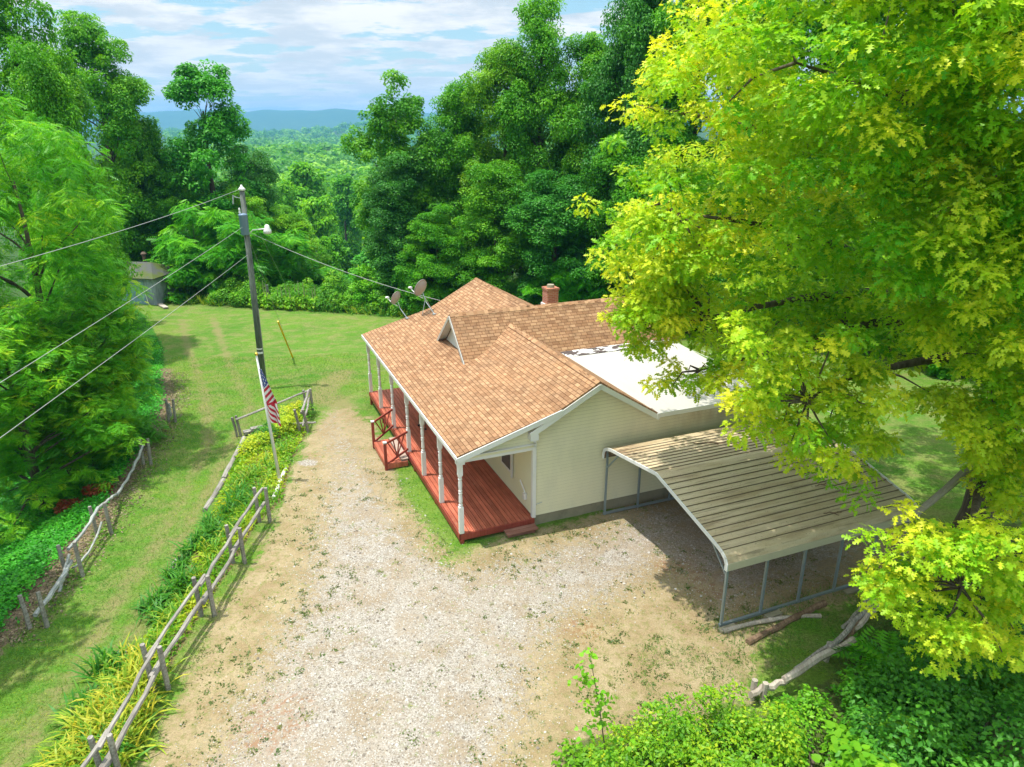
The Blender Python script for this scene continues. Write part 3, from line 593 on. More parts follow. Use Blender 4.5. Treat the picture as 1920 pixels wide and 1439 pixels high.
# satellite dishes on the roof
def dish(px, label, sz, base, yaw, tilt):
    o = empty('satellite_dish', label, 'dish', base, yaw)
    b = MB(); b.box((0, 0, .03), (.16, .16, .03)); b.build('foot', METAL, o)
    b = MB(); top = Vector((-.55 * sz, 0, .75 * sz)); b.tube([(0, 0, .03), (-.40 * sz, 0, .42 * sz), top], .022, 8); b.build('mast', METAL, o)
    if px: b = MB(); b.tube([(-.45, -.30, .0), tuple(top * .75)], .012, 6); b.tube([(-.35, .32, .0), tuple(top * .75)], .012, 6); b.build('brace', METAL, o)
    # reflector: shallow bowl facing local -x and up
    Rm = Matrix.Rotation(-math.pi / 2 + tilt, 3, 'Y'); b = MB(); vs = []; fs = []; N_ = 24; K = 6; rad = .30 * sz
    for side in (0, 1):
        for k in range(K + 1):
            for i in range(N_):
                r = rad * k / K; th_ = 2 * math.pi * i / N_; vs.append(top + Rm @ Vector((math.cos(th_) * r * 1.12, math.sin(th_) * r, .32 * r * r / rad + side * .015)) + Vector((.0, 0, .12 * sz)))
    off = (K + 1) * N_
    for s_ in (0, 1):
        for k in range(K):
            for i in range(N_):
                j = (i + 1) % N_; f = (s_ * off + k * N_ + i, s_ * off + k * N_ + j, s_ * off + (k + 1) * N_ + j, s_ * off + (k + 1) * N_ + i); fs.append(f if s_ else f[::-1])
    for i in range(N_): j = (i + 1) % N_; fs.append((K * N_ + i, K * N_ + j, off + K * N_ + j, off + K * N_ + i))
    b.add(vs, fs); b.build('reflector', DARKM, o, smooth=True)
    b = MB(); e = top + Vector((-.62 * sz, 0, .06 * sz)); b.tube([top + Vector((0, 0, -.22 * sz)), top + Vector((-.3 * sz, 0, -.14 * sz)), e], .02, 6); b.build('feed_arm', WHITEP, o)
    b = MB(); b.tube([e + Vector((-.06, 0, .03)), e + Vector((.08, 0, .05))], [.055, .05], 10); b.tube([e + Vector((-.02, -.09, .05)), e + Vector((.10, -.09, .06))], .04, 10); b.build('feed_horn', WHITEP, o)
    return o
dish(0, 'smaller grey satellite dish nearest the far eave corner of the shingle roof', 1.0, HW(1.95, 13.3, ze(1.95)), math.radians(-34), .35)
dish(1, 'larger brownish satellite dish on braced mast higher up the shingle roof', 1.25, HW(3.0, 12.45, 3.92), math.radians(-38), .35)

# ------------------------------------------------------------------ carport (local: x across front->back, y along width)
cp = empty('carport', 'open metal carport with tan ribbed roof beside the cream gable wall', 'carport', HO, HA)
PR = [(-6.24, 1.76), (-6.24, 1.93), (-6.17, 2.06), (-6.02, 2.16), (-5.8, 2.23), (-3.05, 2.88), (-.55, 2.52), (-.33, 2.46), (-.18, 2.36), (-.12, 2.22), (-.12, 2.05)]
RIBS = []
def car_profile():
    pts = [Vector((a, z)) for a, z in PR]; out = []; s = 0; L = 0; nxt = .1; RIBS.clear()
    for p, q in zip(pts[:-1], pts[1:]):
        d = q - p; l = d.length; u = d / l; nrm = Vector((-u.y, u.x)); out.append(p)
        while nxt < L + l:
            c = p + u * (nxt - L)
            if (nxt - L) > .035 and (L + l - nxt) > .035:
                RIBS.extend([len(out), len(out) + 2]); out += [c - u * .034, c - u * .014 + nrm * .024, c + u * .014 + nrm * .024, c + u * .034]
            nxt += .23
        L += l
    return out + [pts[-1]]
prf = car_profile(); b = MB(); Y0, Y1 = 4.78, 11.25; m_ = len(prf)
vs = [(Y0, p.x, p.y) for p in prf] + [(Y1, p.x, p.y) for p in prf] + [(Y0, p.x, p.y - .012) for p in prf] + [(Y1, p.x, p.y - .012) for p in prf]
fs = [(i, i + m_, i + 1 + m_, i + 1) for i in range(m_ - 1)] + [(2 * m_ + i, 2 * m_ + i + 1, 3 * m_ + i + 1, 3 * m_ + i) for i in range(m_ - 1)]
b.add(vs, fs); b.m = [1 if (i < m_ - 1 and i in RIBS) else 0 for i in range(len(fs))]; crf = b.build('roof_panel', [CARROOF, plain('rib_dirt', (.17, .13, .08), .9, .3, 5)], cp)
for yy, nm in ((Y0 - .01, 'front_trim'), (Y1 + .01, 'front_trim')):
    b = MB()
    for p, q in zip(PR[:-1], PR[1:]): b.bar((yy, p[0], p[1] + .0), (yy, q[0], q[1] + .0), .03, .10)
    b.build('edge_trim', WHITE, cp)
b = MB(); b.box((8.0, -6.255, 1.84), (6.45, .02, .20)); b.build('side_trim', plain('tan_side_trim', (.50, .46, .33), .5, .08), cp)
def cleg(x, y_, top=1.95): b = MB(); b.box((x, y_, top / 2), (.06, .06, top)); return b.build('leg', FRAMEM, cp)
for x in (4.9, 6.15, 7.4, 8.65, 9.9, 11.1): cleg(x, -6.15); cleg(x, -.16, 2.2)
for y_ in (-6.15, -.16): b = MB(); b.box((8.0, y_, .05), (6.3, .065, .07)); b.build('base_rail', FRAMEM, cp)
for x in (4.9, 7.4, 9.9, 11.1):
    b = MB(); q = [(a, z - .06) for a, z in PR[1:-1]]
    b.tube([(x, a, z) for a, z in q], .03, 6); b.bar((x, -5.4, 2.2), (x, -6.15, 1.5), .04) ; b.bar((x, -.8, 2.4), (x, -.16, 1.7), .04); b.build('roof_bow', FRAMEM, cp)
for x, y_ in ((4.75, -6.28), (6.2, -6.3), (8.9, -6.3)):
    b = MB(); b.box((x + .25, y_ - .02, .03), (.5, .16, .05), Matrix.Rotation(.03, 3, 'Z')); b.build('anchor_block', CONC, cp)

# ------------------------------------------------------------------ poles, wires, flag
PX, PY = -12.62, 34.0; PZ = float(T(PX, PY))
up = empty('utility_pole', 'tall dark wooden utility pole with transformer on the lawn', 'pole', (PX, PY, PZ))
lean = .12; TP = 9.15 - PZ
def pp(h): return Vector((lean * h / TP, 0, h))
b = MB(); b.tube([pp(h) for h in (-.3, TP * .5, TP)], [.17, .145, .115], 14); b.build('pole', POLEW, up, smooth=True)
b = MB(); b.lathe([(TP, .14), (TP + .06, .17), (TP + .12, .12), (TP + .2, .05), (TP + .26, .04)], 12, (lean, 0, 0)); b.build('pole_cap', WHITEP, up, smooth=True)
h = 7.6 - PZ; b = MB(); b.lathe([(h - .45, .17), (h - .42, .19), (h + .42, .19), (h + .45, .205), (h + .5, .205), (h + .54, .1)], 16, (lean * .8, -.22, 0)); tfm = b.build('transformer', BLUEM, up, smooth=True)
b = MB(); b.lathe([(h + .5, .035), (h + .6, .05), (h + .65, .03), (h + .72, .05), (h + .8, .025)], 10, (-.02, -.25, 0)); b.build('bushing', WHITEP, tfm)
b = MB(); b.tube([(-.28, -.1, h + 1.35), (-.32, -.12, h + .95)], .04, 8); b.tube([(-.28, -.1, h + 1.3), (.0, 0, h + 1.2)], .02, 6); b.build('fuse_cutout', METAL, up)
hl = 7.15 - PZ; b = MB(); b.tube([(lean * .8 + .1, 0, hl), (lean * .8 + .3, -.05, hl + .2), (lean * .8 + .9, -.1, hl + .27)], .028, 8); arm = b.build('lamp_arm', WHITEP, up)
b = MB(); b.lathe([(hl + .04, .12), (hl + .07, .19), (hl + .2, .18), (hl + .3, .12), (hl + .42, .1), (hl + .46, .06)], 14, (lean * .8 + 1.02, -.1, 0)); b.build('lamp_head', WHITEP, arm, smooth=True)
b = MB(); b.tube([pp(.2) + Vector((.17, -.05, 0)), pp(4.2) + Vector((.16, -.05, 0))], .025, 6); b.build('conduit', METAL, up)
b = MB(); b.lathe([(1.9, .165), (2.0, .165)], 12, (.03, 0, 0)); b.lathe([(2.12, .164), (2.18, .164)], 12, (.03, 0, 0)); b.build('reflective_band', WHITEP, up)
def wire(name, label, cat, a, c, sag, r=.012, n=24, group=None):
    a, c = Vector(a), Vector(c); b = MB(); b.tube([a.lerp(c, i / n) - Vector((0, 0, sag * 4 * (i / n) * (1 - i / n))) for i in range(n + 1)], r, 5)
    o = b.build(name, WIRE); tag(o, label, cat, group); return o
def beyond(p, q, k=1.7): p, q = Vector(p), Vector(q); return p + (q - p) * k
topw = Vector((PX + lean, PY, 9.25))
wire('power_line', 'highest cable running left from the cap of the utility pole', 'cable', topw, beyond(topw, at_y(0, 480, 16), 1.5), .25, .009)
p2 = Vector((PX + .05, PY - .1, 7.55)); wire('power_line', 'middle cable running down left from the transformer over the bank', 'cable', p2, beyond(p2, at_y(0, 710, 14), 1.4), .1, .008)
p3 = Vector((PX + .05, PY - .1, 6.2)); wire('power_line', 'lowest cable running down left from the pole across the bank', 'cable', p3, beyond(p3, at_y(0, 815, 13), 1.4), .08, .008)
wire('service_drop', 'pale twisted cable running from the pole lamp to the house roof', 'cable', (PX + .3, PY, 7.2), HW(3.6, 13.45, 4.3), .25, .013)
g1 = Vector(G(549, 671)); wire('guy_wire', 'thin guy wire going down from the pole into the yellow guard', 'cable', (PX + .12, PY, 7.2), g1, 0, .008)
wire('guy_wire', 'thin guy wire going from the pole top to the trees behind', 'cable', (PX + .12, PY, 8.7), G(560, 583), 0, .008)
gd = (Vector((PX + .12, PY, 7.2)) - g1).normalized(); gtop = Vector(at_y(521, 603, 38.1)); b = MB(); b.tube([g1, g1.lerp(gtop, .5), gtop], .05, 8); yg = b.build('guy_guard', YEL); tag(yg, 'leaning yellow plastic guard tube on the guy wire in the lawn', 'guard')
# far pole beyond the lawn
fx = at_y(593, 560, 75); b = MB(); b.tube([(fx[0], 75, fx[2] - 2), (fx[0] + .45, 75, 0.0)], [.16, .11], 8); fo = b.build('wooden_pole', POLEW); tag(fo, 'slim dark pole standing among the trees beyond the lawn', 'pole')
fx2 = at_y(505, 560, 54); b = MB(); b.tube([(fx2[0], 54, -1.5), (fx2[0] - .1, 54, .45)], .12, 8); fo2 = b.build('short_post', POLEW); tag(fo2, 'short dark post in tall weeds behind the utility pole', 'post')
# flagpole and flag
fb = G(525, 903); fpz = 4.75
fp = empty('flagpole', 'white tapered flagpole with gold ball beside the gravel drive', 'flagpole', tuple(fb))
ftop = Vector(at_y(481, 668, fb[1])) - Vector(fb)
b = MB(); b.tube([Vector((0, 0, -.1)), ftop * .5, ftop], [.065, .05, .032], 12); b.build('shaft', WHITEP, fp, smooth=True)
b = MB(); b.lathe([(-.05, .02), (-.035, .045), (0, .06), (.035, .045), (.05, .02)], 12, tuple(ftop + Vector((0, 0, .07)))); b.build('ball', GOLD, fp, smooth=True)
flred = plain('flag_red', (.50, .02, .045), .8, .05); flwhite = plain('flag_white', (.74, .72, .72), .8, .04); flblue = plain('flag_blue', (.025, .05, .26), .8, .05)
def flag():
    n, m2 = 120, 44; V = []; F = []; M = []; Hh = 1.98; zt = ftop.z * .905
    for j in range(n + 1):
        q = j / n; w_ = .09 + .33 * min(q / .62, 1) if q < .62 else .42 - .10 * (q - .62)
        x0 = .0 + (.10 * max(0, q - .55))
        for i in range(m2 + 1):
            p = i / m2; ax = ftop * ((zt - q * Hh) / ftop.z)
            V.append((ax.x + .03 + x0 + p * w_, ax.y - .05 + .05 * math.sin(p * 9 + q * 3) * (.4 + q) - .03 * p, zt - q * Hh + .16 * (p - .3) * (1 if q < .66 else -1.0 * 0 - 1) * q))
    def star(a_, c_):
        return (((a_ * 9) % 1 - .5) ** 2 + (((c_ * 11) + (.5 if int(a_ * 9) % 2 else 0)) % 1 - .5) ** 2) < .07
    for j in range(n):
        for i in range(m2):
            a_ = j * (m2 + 1) + i; F.append((a_, a_ + 1, a_ + m2 + 2, a_ + m2 + 1)); q = (j + .5) / n; p = (i + .5) / m2
            if q < .66:
                if q + .00 * p < .36 - .10 * p: M.append(1 if star(p * .55, q * 1.25) else 2)
                else: M.append(0 if int((q * Hh + p * .30 * (q / .5)) / .115 + .45) % 2 else 1)
                if q > .60 + .03 * (1 - p) : M[-1] = 0
            else: M.append(0 if int((q * Hh - p * .42) / .115 + .2) % 2 else 1)
    me = bpy.data.meshes.new('flag'); me.from_pydata(V, [], F)
    for x in (flred, flwhite, flblue): me.materials.append(x)
    me.polygons.foreach_set('material_index', M); me.polygons.foreach_set('use_smooth', [True] * len(F))
    o = bpy.data.objects.new('flag', me); o.location = tuple(fb); link(o)
    sm = o.modifiers.new('thickness', 'SOLIDIFY'); sm.thickness = .004
    tag(o, 'drooping red white and blue flag with stars hanging on the white pole', 'flag'); return o
flag()

# ------------------------------------------------------------------ fences, logs
def rail_mb(b, p, q, r, wob=.02, n=7, split=True):
    p, q = Vector(p), Vector(q); pts = []; rr = []
    for i in range(n):
        t = i / (n - 1); pts.append(p.lerp(q, t) + Vector((random.uniform(-1, 1), random.uniform(-1, 1), random.uniform(-1, 1))) * wob * (0 < i < n - 1)); rr.append(r * random.uniform(.85, 1.12))
    b.tube(pts, rr, 7 if split else 9)
def pair_post(root, x, y_, sep, ht, dx=0.0, lean_=0.0, matl=None):
    for s in (-1, 1):
        z = float(T(x + s * sep, y_)); b = MB(); b.tube([(x + s * sep, y_, z - .2), (x + s * sep + dx * .5, y_ + lean_ * .5, z + ht * .5), (x + s * sep + dx, y_ + lean_ + s * .02, z + ht + random.uniform(-.08, .08))], [.062, .058, .055], 6)
        b.build('post', matl or GREYWOOD, root)
fr_ = empty('split_rail_fence', 'grey split rail fence along the gravel drive and planted bed', 'fence')
FP = [(.5 * (a[0] + c[0]), .5 * (a[1] + c[1])) for a, c in [(G(196, 1470), G(232, 1465)), (G(283, 1285), G(321, 1299)), (G(375, 1160), G(405, 1150)), (G(436, 1060), G(460, 1052)), (G(488, 983), G(505, 975))]]
FP = [(FP[0][0] - .02, FP[0][1])] + FP[1:]
for i, (x, y_) in enumerate(FP): pair_post(fr_, x, y_, .17, 1.22, 0, -.04)
z0 = lambda x, y_: float(T(x, y_))
b = MB()
ext = [(FP[0][0] - .03, FP[0][1] - 2.3)] + FP
for i in range(len(ext) - 1):
    (x0, y0), (x1, y1) = ext[i], ext[i + 1]
    for hh, r, o in ((1.04, .045, .05), (.52, .055, -.03)):
        b = MB(); e = .22; d = Vector((x1 - x0, y1 - y0, 0)).normalized() * e; off = (.05 if i % 2 else -.05)
        rail_mb(b, Vector((x0 + off, y0, z0(x0, y0) + hh + (.06 if i % 2 else 0))) - d, Vector((x1 + off * .3, y1, z0(x1, y1) + hh + (.02 if i % 2 else .06))) + d, r); b.build('rail', GREYWOOD, fr_)
# corner piece by the yellow shrub
f2_ = empty('split_rail_fence', 'short grey rail fence corner behind the yellow shrub', 'fence')
c1_, c2_ = G(571, 811), G(581, 773); l1 = G(449, 819)
pair_post(f2_, c1_[0], c1_[1], .17, 1.1, -.1, -.15); pair_post(f2_, c2_[0], c2_[1], .15, 1.1, -.05, .05); pair_post(f2_, l1[0], l1[1], .08, 1.0, -.12, 0)
for a_, c_, ha, hb in ((c1_, c2_, .95, 1.0), (c1_, c2_, .35, .65), (l1, c2_, .85, .98)):
    b = MB(); rail_mb(b, (a_[0], a_[1] - .15, a_[2] + ha), (c_[0], c_[1] + .15, c_[2] + hb), .05); b.build('rail', GREYWOOD, f2_)
b = MB(); rail_mb(b, (c1_[0] - .45, c1_[1], c1_[2] + .4), (c1_[0] + .5, c1_[1] + .1, c1_[2] + .42), .045); b.build('rail', GREYWOOD, f2_)
# old fence on the bank
f3 = empty('split_rail_fence', 'old sagging silvery rail fence along the edge of the green bank', 'fence')
LP = [G(73, 1178), G(141, 1082), G(196, 1002), G(276, 872), G(323, 792)]
for i, p in enumerate(LP): pair_post(f3, p[0], p[1], .24 if i < 3 else .15, 1.05, -.1 if i < 3 else 0, .1)
SILV = wood('silver_rail_wood', (.22, .23, .22), (.55, .57, .54))
def r3(p, q, ha, hb, sag=0.0, r=.05):
    b = MB(); p = Vector(p) + Vector((0, 0, ha)); q = Vector(q) + Vector((0, 0, hb)); n = 9
    b.tube([p.lerp(q, i / n) - Vector((0, 0, sag * 4 * (i / n) * (1 - i / n))) + Vector((random.uniform(-.02, .02), 0, random.uniform(-.02, .02))) for i in range(n + 1)], [r * random.uniform(.85, 1.1) for _ in range(n + 1)], 7); b.build('rail', SILV, f3)
r3(LP[0], LP[1], .42, .55, .06, .065); r3(LP[1], LP[2], .95, 1.0, .08); r3(LP[1], LP[2], .3, .45, .22, .035); mid = G(222, 945); r3(LP[2], mid, 1.0, .4); r3(mid, LP[3], .35, .85, .1); r3(G(112, 1110), LP[1], .0, .8, 0, .045)
r3(LP[4], LP[4] + np.array([0, .01, 0]), .3, .9)
# log edging and loose wood
def log(name, label, a, c, r, m_=GREYWOOD, lift=.5, bend=0, group=None, n=8):
    b = MB(); a, c = Vector(a), Vector(c); sd_ = Vector((-(c - a).y, (c - a).x, 0)).normalized()
    b.tube([a.lerp(c, i / n) + sd_ * (bend * 4 * (i / n) * (1 - i / n)) + Vector((0, 0, r * lift)) + Vector((random.uniform(-1, 1), random.uniform(-1, 1), random.uniform(-.5, 1))) * r * .15 for i in range(n + 1)], [r * random.uniform(.85, 1.1) for _ in range(n + 1)], 9)
    o = b.build(name, m_); tag(o, label, 'log', group); return o
for (a_, c_, lb) in (((95, 1450), (165, 1362), 'pale edging log at the bottom corner of the planted bed'), ((213, 1262), (236, 1230), 'short edging log end beside the iris leaves'), ((385, 960), (420, 903), 'dark edging log halfway along the planted bed'),
                     ((420, 900), (458, 824), 'long edging log at the upper end of the planted bed'), ((318, 1078), (336, 1052), 'small dark edging log under the green iris clump')):
    log('edging_log', lb, G(*a_), G(*c_), .10, GREYWOOD if lb[0] != 'p' else PALEWOOD)
b = log('birch_log', 'white bark log lying at the foot of the flagpole', G(513, 936), G(537, 878), .07, plain('white_birch_bark', (.62, .60, .56), .8, .15, 9))
for k, (u, v) in enumerate([(468, 812), (482, 806)]):
    p = G(u, v); b = MB(); b.box((p[0], p[1], p[2] + .06), (.5, .28, .12), Matrix.Rotation(.5, 3, 'Z')); o = b.build('log_step', GREYWOOD); tag(o, ['lower', 'upper'][k] + ' wooden step block at the far end of the bed', 'step')
log('fallen_log', 'long brown log slanting across the grass beside the carport', G(1402, 1208), G(1545, 1133), .085, BROWNWOOD)
log('fallen_log', 'paler curved log crossing under the brown one beside the carport', G(1356, 1186), G(1538, 1157), .06, PALEWOOD, bend=.14)
ff = empty('collapsed_fence', 'collapsed curved rail fence lying in greenery right of the carport', 'fence')
b = MB()
for (a_, c_, r, h1, h2, m_) in (((1408, 1303), (1480, 1270), .09, .2, .25, PALEWOOD), ((1470, 1275), (1600, 1200), .10, .3, .35, PALEWOOD), ((1575, 1215), (1610, 1160), .08, .3, .4, BROWNWOOD), ((1490, 1255), (1560, 1205), .05, .25, .4, GREYWOOD), ((1555, 1215), (1648, 1120), .07, .45, .5, GREYWOOD), ((1600, 1180), (1652, 1128), .08, .3, .45, PALEWOOD), ((1580, 1177), (1640, 1112), .055, .15, .3, GREYWOOD)):
    b = MB(); p, q = G(a_[0], a_[1], h1 + .12), G(c_[0], c_[1], h2 + .12); rail_mb(b, p, q, r * .88, .04); b.build('rail', m_, ff)
for (u, v) in ((1408, 1312), (1428, 1318), (1548, 1240), (1640, 1130)):
    p = G(u, v); b = MB(); b.tube([(p[0], p[1], p[2] - .2), (p[0] + .05, p[1] + .05, p[2] + .5)], .07, 7); b.build('post', PALEWOOD, ff)

# ------------------------------------------------------------------ shed
sp_ = G(297, 572); SA = math.radians(-8)
sh = empty('garden_shed', 'weathered blue grey board shed with mossy roof half hidden by leaves', 'shed', (sp_[0] - 1.9, sp_[1] + .1, sp_[2]), SA)
def brd(parent, x0, x1, z1, y_, m_, name, w0=.2):
    b = MB(); x = x0
    while x < x1 - .05: w_ = min(w0 * random.uniform(.8, 1.2), x1 - x); b.box((x + w_ / 2, y_ + random.uniform(-.006, .006), z1 / 2), (w_ - .012, .04, z1)); x += w_
    return b.build(name, m_, parent)
brd(sh, -1.9, 1.9, 2.15, 0, SHEDW, 'front_wall'); b = MB(); b.box((0, 1.9, 1.07), (3.76, 3.74, 2.14)); b.box((0, .03, 1.07), (3.7, .02, 2.1)); b.build('wall', SHEDW, sh)
SHD = wood('blue_shed_door_board', (.17, .28, .38), (.36, .50, .62), .8, 2)
for x in (-.75, .25): 
    b = MB()
    for k in range(4): b.box((x + k * .24, -.04, .95), (.225, .03, 1.8))
    d_ = b.build('door', SHD, sh); b = MB(); b.box((x + .36, -.065, 1.6), (.9, .02, .1)); b.box((x + .36, -.065, .4), (.9, .02, .1)); b.build('brace', SHD, d_)
b = MB(); b.tube([(-.35, -.075, 1.2), (-.35, -.085, 1.2)], .2, 16); sg = b.build('round_sign', plain('blue_sign', (.05, .12, .42), .5), sh); b = MB(); b.box((-.35, -.09, 1.23), (.16, .006, .09)); b.build('sign_mark', WHITEP, sg)
b = MB(); b.tube([(1.25, -.09, .15), (1.05, -.09, 1.45)], .03, 6); b.build('drain_pipe', WHITEP, sh)
b = MB(); ZR = 3.1; b.slab([(-2.1, -.35, 2.18), (2.15, -.35, 2.12), (.6, 2.0, 2.95), (-2.1, 2.0, 2.95)], .06); b.slab([(2.15, -.35, 2.12), (2.15, 4.1, 2.12), (.6, 2.0, 2.95)], .06); b.slab([(-2.1, 2.0, 2.95), (.6, 2.0, 2.95), (2.15, 4.1, 2.12), (-2.1, 4.1, 2.12)], .06); b.build('roof', MOSS, sh)
fxp = at_y(279, 520, 57.5); b = MB(); b.tube([(fxp[0], 57.5, -2.5), (fxp[0] - .1, 57.5, 2.15)], .14, 8); b.lathe([(2.15, .2), (2.25, .24), (2.4, .1)], 8, (fxp[0] - .1, 57.5, 0)); o = b.build('stove_pipe', plain('rusty_pipe', (.13, .09, .065), .8, .2)); tag(o, 'rusty capped pipe rising behind the shed', 'pipe')
p_, q_ = G(299, 572), G(312, 580); b = MB(); b.bar((p_[0], p_[1], p_[2] + .08), (q_[0], q_[1], q_[2] + .1), .35, .1); o = b.build('timber_ramp', PALEWOOD); tag(o, 'pale timber plank on the grass at the corner of the shed', 'plank')
# small things in the distance clearing
pz = G(669, 485); cl = empty('garden_swing', 'tiny white framed seat standing in the clearing in the valley', 'seat', tuple(pz))
for x in (-.9, .9):
    b = MB(); b.tube([(x, -.6, 0), (x, 0, 1.9), (x, .6, 0)], .09, 6); b.build('frame', WHITEP, cl)
b = MB(); b.box((0, 0, .55), (1.5, .6, .12)); b.build('seat', WHITEP, cl); b = MB(); b.box((0, 0, 1.9), (2.1, .5, .1)); b.build('canopy', WHITEP, cl); b = MB(); b.box((0, .32, 1.0), (1.5, .08, .6)); b.build('backrest', BLACK, cl)
# rods behind the flat roof
ax = at_z(1445, 760, 1.0); rr_ = empty('clothes_line', 'teal post with thin white lines behind the white flat roof', 'clothes line', (at_z(1445, 790, 0)[0], at_z(1445, 790, 0)[1], 0))
b = MB(); b.tube([(0, 0, 0), (0, 0, 1.9)], .04, 8); b.build('post', plain('teal_post', (.12, .30, .27), .5), rr_)
b = MB(); b.tube([(-2.4, 5.5, 1.75), (0, 0, 1.85), (1.2, -2.7, 1.7)], .012, 5); b.build('line', WHITEP, rr_); b = MB(); b.tube([(-2.2, 5.6, 1.45), (.2, .1, 1.5), (1.4, -2.6, 1.4)], .012, 5); b.build('line', WHITEP, rr_)

# ================================================================== vegetation
def norm(a): return a / (np.linalg.norm(a, axis=-1, keepdims=True) + 1e-9)
LEAFT = {}
LEAFT['simple'] = (np.array([(0, 0, 0), (.45, .30, .06), (1, 0, -.08), (.45, -.30, .06)]), [(0, 2, 1), (0, 3, 2)])
LEAFT['card'] = (np.array([(0, 0, 0), (.3, .34, .05), (.75, .27, 0), (1, 0, -.1), (.72, -.3, 0), (.28, -.3, .06)]), [(0, 3, 2, 1), (0, 5, 4, 3)])
LEAFT['oak'] = (np.array([(0, 0, 0), (.22, .05, 0), (.22, -.05, 0), (.34, .30, .05), (.34, -.30, .05), (.44, .06, 0), (.44, -.06, 0), (.66, .36, .03), (.66, -.36, .03), (.70, .06, -.02), (.70, -.06, -.02), (.90, .20, -.05), (.90, -.20, -.05), (1.05, 0, -.1)]),
                [(0, 2, 1), (1, 2, 6, 5), (5, 6, 10, 9), (9, 10, 13), (1, 5, 3), (2, 4, 6), (5, 9, 7), (6, 8, 10), (9, 13, 11), (10, 12, 13)])
fv = []; ff_ = []
for k in range(6):
    t = .18 + .14 * k; L = .34 * math.sin(math.pi * (.25 + .60 * k / 6)); zb_ = -.22 * t * t
    for s in (-1, 1):
        i = len(fv); fv += [(t - .01, 0, zb_), (t + .085, s * L * .5, zb_ - .02), (t + .09 + L * .2, s * L, zb_ - .10), (t - .01 , s * L * .6, zb_ - .03)]; ff_.append((i, i + 1, i + 2, i + 3) if s < 0 else (i + 3, i + 2, i + 1, i))
i = len(fv); fv += [(0, .008, 0), (0, -.008, 0), (.95, 0, -.31), (.88, .04, -.28), (.88, -.04, -.28), (1.1, 0, -.42)]; ff_ += [(i, i + 1, i + 2), (i + 3, i + 4, i + 5)]
LEAFT['frond'] = (np.array(fv), ff_)
LEAFT['blade'] = (np.array([(0, .035, 0), (0, -.035, 0), (.4, .04, .0), (.4, -.04, .0), (.75, .03, -.12), (.75, -.03, -.12), (1, 0, -.38)]), [(0, 1, 3, 2), (2, 3, 5, 4), (4, 5, 6)])
LEAFT['heart'] = (np.array([(0, 0, 0), (-.08, .28, .02), (.2, .48, .04), (.62, .36, 0), (1, 0, -.1), (.62, -.36, 0), (.2, -.48, .04), (-.08, -.28, .02)]), [(0, 4, 3, 2, 1), (0, 7, 6, 5, 4)])

def leaf_mesh(name, pos, nrm, size, kind, mats, tint, along=None, smooth=False):
    Tv, Tf = LEAFT[kind]; n = len(pos); k = len(Tv)
    nrm = norm(nrm); a = rng.normal(size=(n, 3)) if along is None else along
    tx = norm(a - nrm * (a * nrm).sum(1, keepdims=True)); ty = np.cross(nrm, tx); size = np.broadcast_to(np.asarray(size, float), (n,))[:, None]
    V = (pos[:, None] + size[:, None] * (Tv[None, :, 0:1] * tx[:, None] + Tv[None, :, 1:2] * ty[:, None] + Tv[None, :, 2:3] * nrm[:, None])).reshape(-1, 3)
    lp = np.concatenate([np.array(f) for f in Tf]); tot = np.array([len(f) for f in Tf]); base = (np.arange(n) * k)[:, None]
    loops = (base + lp[None]).ravel(); tots = np.tile(tot, n); starts = np.concatenate([[0], np.cumsum(tots)[:-1]])
    me = bpy.data.meshes.new(name); me.vertices.add(len(V)); me.vertices.foreach_set('co', V.astype(np.float32).ravel())
    me.loops.add(len(loops)); me.loops.foreach_set('vertex_index', loops.astype(np.int32)); me.polygons.add(len(starts)); me.polygons.foreach_set('loop_start', starts.astype(np.int32))
    at = me.attributes.new('tint', 'FLOAT', 'POINT'); at.data.foreach_set('value', np.repeat(np.clip(tint, 0, 1), k).astype(np.float32))
    for m in (mats if isinstance(mats, list) else [mats]): me.materials.append(m)
    me.update(calc_edges=True); return me
def obj_of(name, me, parent=None, col=None):
    o = bpy.data.objects.new(name, me); link(o, parent)
    if col: o.color = (*col, 1)
    return o
def rdir(n, up=0.0): d = rng.normal(size=(n, 3)); d[:, 2] += up; return norm(d)
def lumps_to_leaves(L, r, per, up=.45, flat=.72, shell=.55):
    """leaves spread over small clumps; returns positions, normals, along, per-leaf clump index"""
    n = len(L); idx = np.repeat(np.arange(n), per); d = rdir(len(idx), up); rad = np.asarray(r)[idx] * (shell + (1 - shell) * rng.random(len(idx)) ** .6)
    off = d * rad[:, None]; off[:, 2] *= flat; pos = L[idx] + off
    nr = norm(d * .55 + np.array([0, 0, .75]) + rng.normal(size=d.shape) * .42); al = norm(d + np.array([0, 0, -.25]) + rng.normal(size=d.shape) * .5)
    return pos, nr, al, idx
def two_level(lobes, lr, subs, sr, up=.55):
    idx = np.repeat(np.arange(len(lobes)), subs); d = rdir(len(idx), up); R_ = np.asarray(lr)[idx] * (.7 + .4 * rng.random(len(idx))); off = d * R_[:, None]; off[:, 2] *= .75
    return lobes[idx] + off, sr[0] + (sr[1] - sr[0]) * rng.random(len(idx)), idx
